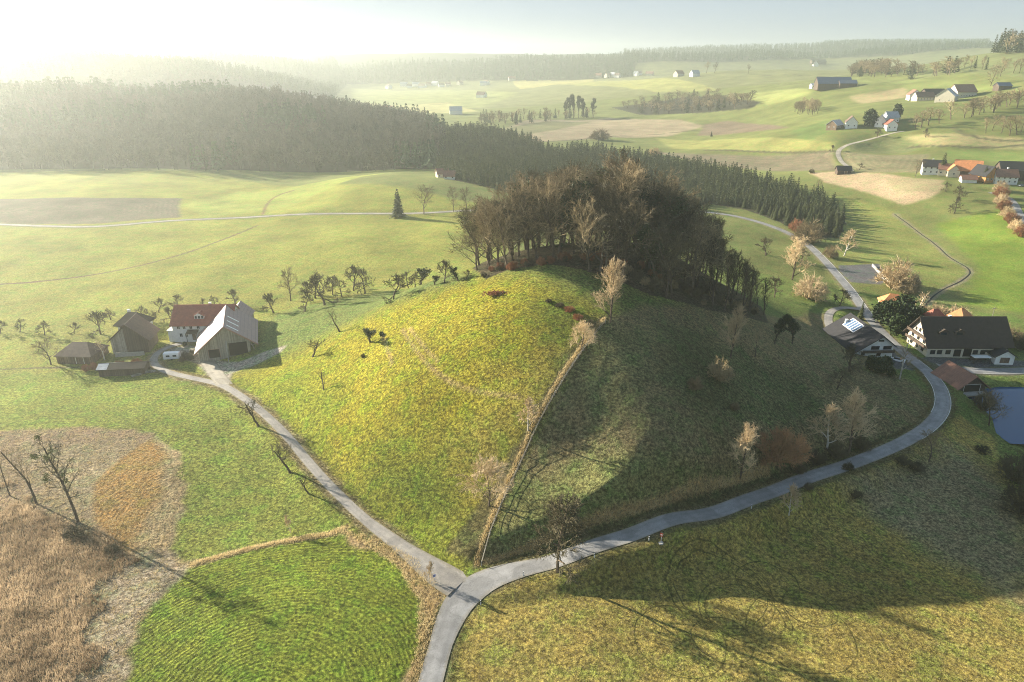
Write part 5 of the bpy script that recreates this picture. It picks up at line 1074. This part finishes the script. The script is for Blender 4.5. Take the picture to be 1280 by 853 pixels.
plant_px('linden', 'roadside_tree', 697, 715, 90, 'big bare tree with low twiggy skirt standing beside the road near the junction', rot=1.0)
plant_px('spread', 'spreading_tree', 611, 632, 62, 'pale wide-spreading bare tree on the fence line above the junction')
plant_px('pale_small', 'thin_tree', 660, 538, 46, 'thin pale tree halfway up the fence line')
plant_px('spread', 'spreading_tree', 727, 440, 40, 'pale bushy tree high on the fence line')
plant_px('pale_tree', 'pale_tree', 763, 403, 84, 'tall pale bare tree standing before the dark grove at the top of the fence')
plant_px('pale_tree', 'pale_tree', 913, 447, 68, 'pale bare tree on the shaded slope below the grove')
plant_px('bush_brown', 'shrub', 898, 474, 30, 'tan round shrub beside the pale tree on the shaded slope', cat='shrub')
plant_px('bush_brown', 'shrub', 868, 486, 18, 'dull low shrub left of the tan round shrub', cat='shrub')
plant_px('bush_brown', 'shrub', 918, 512, 11, 'tiny tan shrub alone in the middle of the shaded slope', cat='shrub')
plant_px('round', 'bare_tree', 944, 446, 34, 'dark bare tree right of the pale tree on the shaded slope')
plant_px('ivy_big', 'ivy_clad_tree', 968, 430, 40, 'dark ivy-clad tree on the shaded slope, left one of two', wide=.9); plant_px('ivy_big', 'ivy_clad_tree', 990, 430, 36, 'dark ivy-clad tree on the shaded slope, right one of two', wide=1.1)
plant_px('pale_tree', 'pale_tree', 925, 597, 68, 'pale upright tree left of the orange shrubs above the road')
plant_px('bush_orange', 'orange_shrub', 966, 574, 44, 'rust orange shrub above the road, left of two', cat='shrub', wide=1.1); plant_px('bush_orange', 'orange_shrub', 985, 573, 40, 'rust orange shrub above the road, right of two', cat='shrub')
plant_px('pale_small', 'tan_tree', 1034, 560, 60, 'tan bare tree above the road, between orange shrubs and the taller tan tree', wide=1.3); plant_px('pale_tree', 'tan_tree', 1061, 566, 78, 'taller tan bare tree above the road near the bend', wide=1.1)
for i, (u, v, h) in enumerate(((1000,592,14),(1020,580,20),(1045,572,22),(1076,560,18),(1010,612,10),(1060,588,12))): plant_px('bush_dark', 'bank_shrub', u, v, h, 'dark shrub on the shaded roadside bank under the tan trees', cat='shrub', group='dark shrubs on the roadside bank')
plant_px('pale_small', 'pale_sapling', 986, 644, 42, 'small whitish tree standing just below the shaded road', wide=.9)
plant_px('round', 'bare_tree', 1161, 577, 42, 'dark bare tree below the road bend')
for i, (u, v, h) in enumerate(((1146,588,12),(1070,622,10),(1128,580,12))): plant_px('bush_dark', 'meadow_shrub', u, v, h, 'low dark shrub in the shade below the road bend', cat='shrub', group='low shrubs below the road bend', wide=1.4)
plant_px('round1', 'bare_tree', 1236, 532, 46, 'dark bare tree leaning over the pond bank'); plant_px('bush_dark', 'pond_shrub', 1228, 512, 26, 'dark shrub at the left pond bank', cat='shrub')
plant_px('bush_dark', 'pond_shrub', 1268, 600, 36, 'dark shrub below the pond at the picture edge', cat='shrub', wide=1.2); plant_px('bush_dark', 'pond_shrub', 1277, 640, 40, 'lowest dark shrub at the right picture edge', cat='shrub')
plant_px('bush_dark', 'meadow_shrub', 1228, 565, 9, 'flat dark thicket put in for a dark hole on the bank below the pond', cat='shrub', wide=1.8)  # shrub added in place of a dark hole in the bank
plant_px('birch', 'birch_tree', 1124, 474, 54, 'slim white-stemmed birch in front of the village road')
plant_px('fruit1', 'bare_tree', 1062, 465, 38, 'dark bare tree below the roadside house, right of two'); plant_px('fruit2', 'bare_tree', 1046, 486, 32, 'dark bare tree below the roadside house, left of two')
for i, (u, v, h) in enumerate(((1088,462,18),(1098,466,20),(1106,462,18),(1112,470,12))): plant_px('evergreen' if i < 3 else 'shrub_ever', 'evergreen_shrub', u, v, h, 'dark evergreen shrub in the garden under the white gable', cat='shrub', group='evergreens under the white gable')
plant_px('bush_straw', 'willow_shrub', 1119, 360, 42, 'large golden tan willow bush beside the paved lot', cat='shrub', wide=1.15); plant_px('bush_brown', 'willow_shrub', 1132, 366, 30, 'browner willow bush right of the golden one', cat='shrub')
plant_px('pale_small', 'tan_tree', 1055, 320, 34, 'tan bare tree above the paved lot', wide=1.3); plant_px('bush_brown', 'shrub', 1037, 322, 18, 'brown shrub on the right road verge above the paved lot', cat='shrub')
plant_px('bush_brown', 'shrub', 1010, 303, 34, 'large rounded brown shrub at the tip of the spruce plantation', cat='shrub', wide=1.1); plant_px('bush_red', 'shrub', 995, 290, 18, 'reddish shrub where the road passes the plantation tip', cat='shrub')
plant_px('pale_tree', 'tan_tree', 990, 350, 56, 'tan bushy tree left of the main road', wide=1.4); plant_px('bush_straw', 'shrub', 1011, 373, 34, 'tan round bush on the left verge of the main road', cat='shrub', wide=1.2)
plant_px('fruit0', 'bare_tree', 1049, 383, 24, 'dark bare tree at the drive entrance'); plant_px('spruce1', 'spruce', 1075, 400, 24, 'small dark spruce behind the roadside house')
plant_px('fruit3', 'bare_tree', 957, 320, 26, 'small bare tree alone in the bright meadow right of the grove'); plant_px('fruit4', 'bare_tree', 968, 372, 26, 'bare tree at the shaded right foot of the grove'); plant_px('fruit2', 'bare_tree', 1000, 330, 20, 'small bare tree close to the main road left verge')
for i, (u, v, h) in enumerate(((1100,404,30),(1112,408,34),(1126,404,36),(1136,412,32),(1148,410,26),(1120,420,28),(1136,424,22))): plant_px('evergreen', 'evergreen_tree', u, v, h, 'dark evergreen of the thicket between orange roofed house and main road', group='evergreen thicket by the main road')
plant_px('dead_pale', 'dead_tree', 1146, 398, 36, 'whitish dead tree behind the evergreen thicket')
for i, (u, v, h, kd, lb) in enumerate(((1160,402,24,'bush_brown','brown bush left behind the big dark roof'),(1170,398,22,'bush_brown','brown bush beside the brook behind the big dark roof'),(1194,406,28,'bush_straw','tan rounded bush above the big dark roof'),(1178,402,22,'bush_straw','small tan bush next to the rounded one above the big dark roof'),(1245,424,26,'bush_brown','brown bush at the right end of the big dark roof'),(1260,430,26,'bush_brown','brown bush above the garage roof'),(1275,436,22,'bush_dark','dark bush farthest right above the garage'))): plant_px(kd, 'garden_shrub', u, v, h, lb, cat='shrub', wide=1.15)
plant_px('spruce0', 'lone_conifer', 498, 271, 35, 'dark conifer alone by the valley road', wide=1.5); plant_px('round', 'bare_tree', 530, 268, 38, 'round bare tree beside the conifer on the valley road'); plant_px('round1', 'bare_tree', 567, 265, 32, 'bare tree left of a pair near the valley road', wide=.8); plant_px('round', 'bare_tree', 583, 264, 32, 'bare tree right of a pair near the valley road', wide=.8)
plant_px('spruce2', 'lone_conifer', 747, 197, 23, 'slim conifer above the plantation in the middle distance', wide=1.1); plant_px('spruce1', 'lone_conifer', 889, 171, 7, 'tiny conifer on the brown patch in the valley', wide=1.5)
plant_px('bush_straw', 'willow_shrub', 818, 195, 12, 'pale rounded thicket at the edge of the brown field', cat='shrub', wide=1.6); plant_px('bush_brown', 'willow_shrub', 750, 175, 16, 'brownish willow thicket in the tan valley meadow', cat='shrub', wide=1.6)
for u, v, h, kd, lb in ((1144,221,22,'round','bare round tree left of the white hamlet house'),(1198,251,20,'fruit0','fruit tree below the hamlet, upper right of a pair'),(1192,267,22,'fruit1','fruit tree below the hamlet, lower left of a pair'),(1181,240,13,'fruit2','small fruit tree nearest the hamlet barns'),(1074,213,10,'fruit3','tiny fruit tree right of the field hut'),(1041,190,9,'fruit4','tiny tree at the start of the hamlet path'),(1022,246,24,'sparse1','bare tree above the tip of the plantation'),(1014,217,7,'bush_dark','small dark shrub left of the field hut'),(1096,172,12,'fruit0','tiny bare tree below the middle hamlet'),(1157,172,12,'fruit1','tiny bare tree right of the hamlet path end'),(1250,96,24,'round','spreading bare tree on the pasture below the highest hill'),(1238,108,26,'round1','spreading bare tree above the upper farm belt')):
    plant_px(kd, 'fruit_tree' if 'fruit' in lb else ('shrub' if 'shrub' in lb else 'bare_tree'), u, v, h, lb, cat='shrub' if 'shrub' in lb else 'tree')
plant_px('spruce2', 'garden_conifer', 1176, 218, 27, 'dark conifer behind the white hamlet house', wide=1.3); plant_px('spruce0', 'garden_conifer', 1229, 228, 20, 'dark conifer between orange barn and orange gable', wide=1.5)
plant_px('evergreen', 'evergreen_tree', 1087, 158, 22, 'big dark round tree in the middle hamlet'); plant_px('evergreen', 'evergreen_tree', 1120, 150, 20, 'dark tree right of the middle hamlet', wide=.8)
for i, (u, v) in enumerate(((1250,240),(1250,248),(1251,256),(1254,264),(1258,272),(1263,280),(1269,288),(1276,296))): plant_px('bush_red' if i % 2 else 'bush_straw', 'hedge_shrub', u, v, 17, 'russet hedge shrub beside the road corner at the right edge', cat='shrub', group='hedge shrubs at the right edge')
plant_px('round', 'bare_tree', 64, 456, 36, 'pale wide bare tree left of the brown shed', wide=1.3); plant_px('dead_pale', 'leaning_tree', 131, 450, 26, 'pale leaning tree between brown shed and timber barn'); plant_px('bush_brown', 'shrub', 120, 446, 14, 'tan bush between brown shed and timber barn', cat='shrub')
for i, (u, v, h) in enumerate(((160,462,12),(172,458,12),(150,459,10),(118,462,10),(108,464,10))): plant_px('bush_red', 'scrub', u, v, h, 'reddish bramble scrub around the open shed', cat='shrub', group='bramble scrub around the open shed')
for i, (u, v, h, kd) in enumerate(((232,447,9,'bush_dark'),(238,450,10,'bush_dark'),(228,452,8,'bush_brown'),(241,444,8,'bush_brown'),(231,433,6,'shrub_ever'))): plant_px(kd, 'garden_shrub', u, v, h, 'small garden shrub on the plot inside the farm track loop', cat='shrub', group='garden shrubs inside the farm track loop')
plant_px('shrub_ever', 'hillside_shrub', 477, 420, 6, 'small dark shrub right of the leaning ivy-covered tree', cat='shrub'); plant_px('bush_dark', 'hillside_shrub', 454, 447, 6, 'tiny dark shrub below the leaning ivy-covered tree', cat='shrub')
p = at(621, 368); V, F = leaf_cloud(np.stack([rng.normal(0, 1.7, 300), rng.normal(0, .8, 300), abs(rng.normal(.3, .25, 300))], 1), rng, 1800, .16, .1); lp = obj('leaf_pile', mesh_from('leaf_pile', V, F, M['twig_red']), None, label='rust brown heap of fallen leaves on the grass below the grove', category='leaf pile'); lp.location = p
for i, (u, v, h) in enumerate(((700,384,8),(712,390,9),(686,378,6),(722,400,9),(738,408,10))): plant_px('bush_red' if i % 2 else 'bush_dark', 'bramble_shrub', u, v, h, 'reddish bramble on the hilltop left of the tall pale tree', cat='shrub', group='brambles left of the tall pale tree', wide=1.4)

for nm, key, off_, n_, lb in (('verge_tufts', 'main', 3.1, 5200, 'rough olive grass along both edges of the main road'), ('track_tufts', 'farm', 2.1, 2600, 'rough grass along both edges of the farm track')):
    l_ = road_lines[key][0]; l_ = l_[hz(l_[:, 0], l_[:, 1]) < 30]; l_ = l_[np.hypot(l_[:, 0], l_[:, 1]) < 260]; t_ = np.gradient(l_, axis=0); t_ /= np.linalg.norm(t_, axis=1)[:, None]; g = np.random.default_rng(len(nm))
    jd = np.hypot(l_[:, 0] - jx[0], l_[:, 1] - jx[1]); i = g.choice(np.where(jd > (7 if key == 'main' else 14))[0], n_); sd = g.choice([-1, 1], n_) * (off_ + g.gamma(1.5, .45, n_) - .4)
    p = l_[i] + np.stack([-t_[i, 1], t_[i, 0]], 1) * sd[:, None] + g.normal(0, .5, (n_, 1)) * t_[i]
    tufts(nm, p[:, 0], p[:, 1], .32, 4, 'verge', lb, .05, 3, .6)
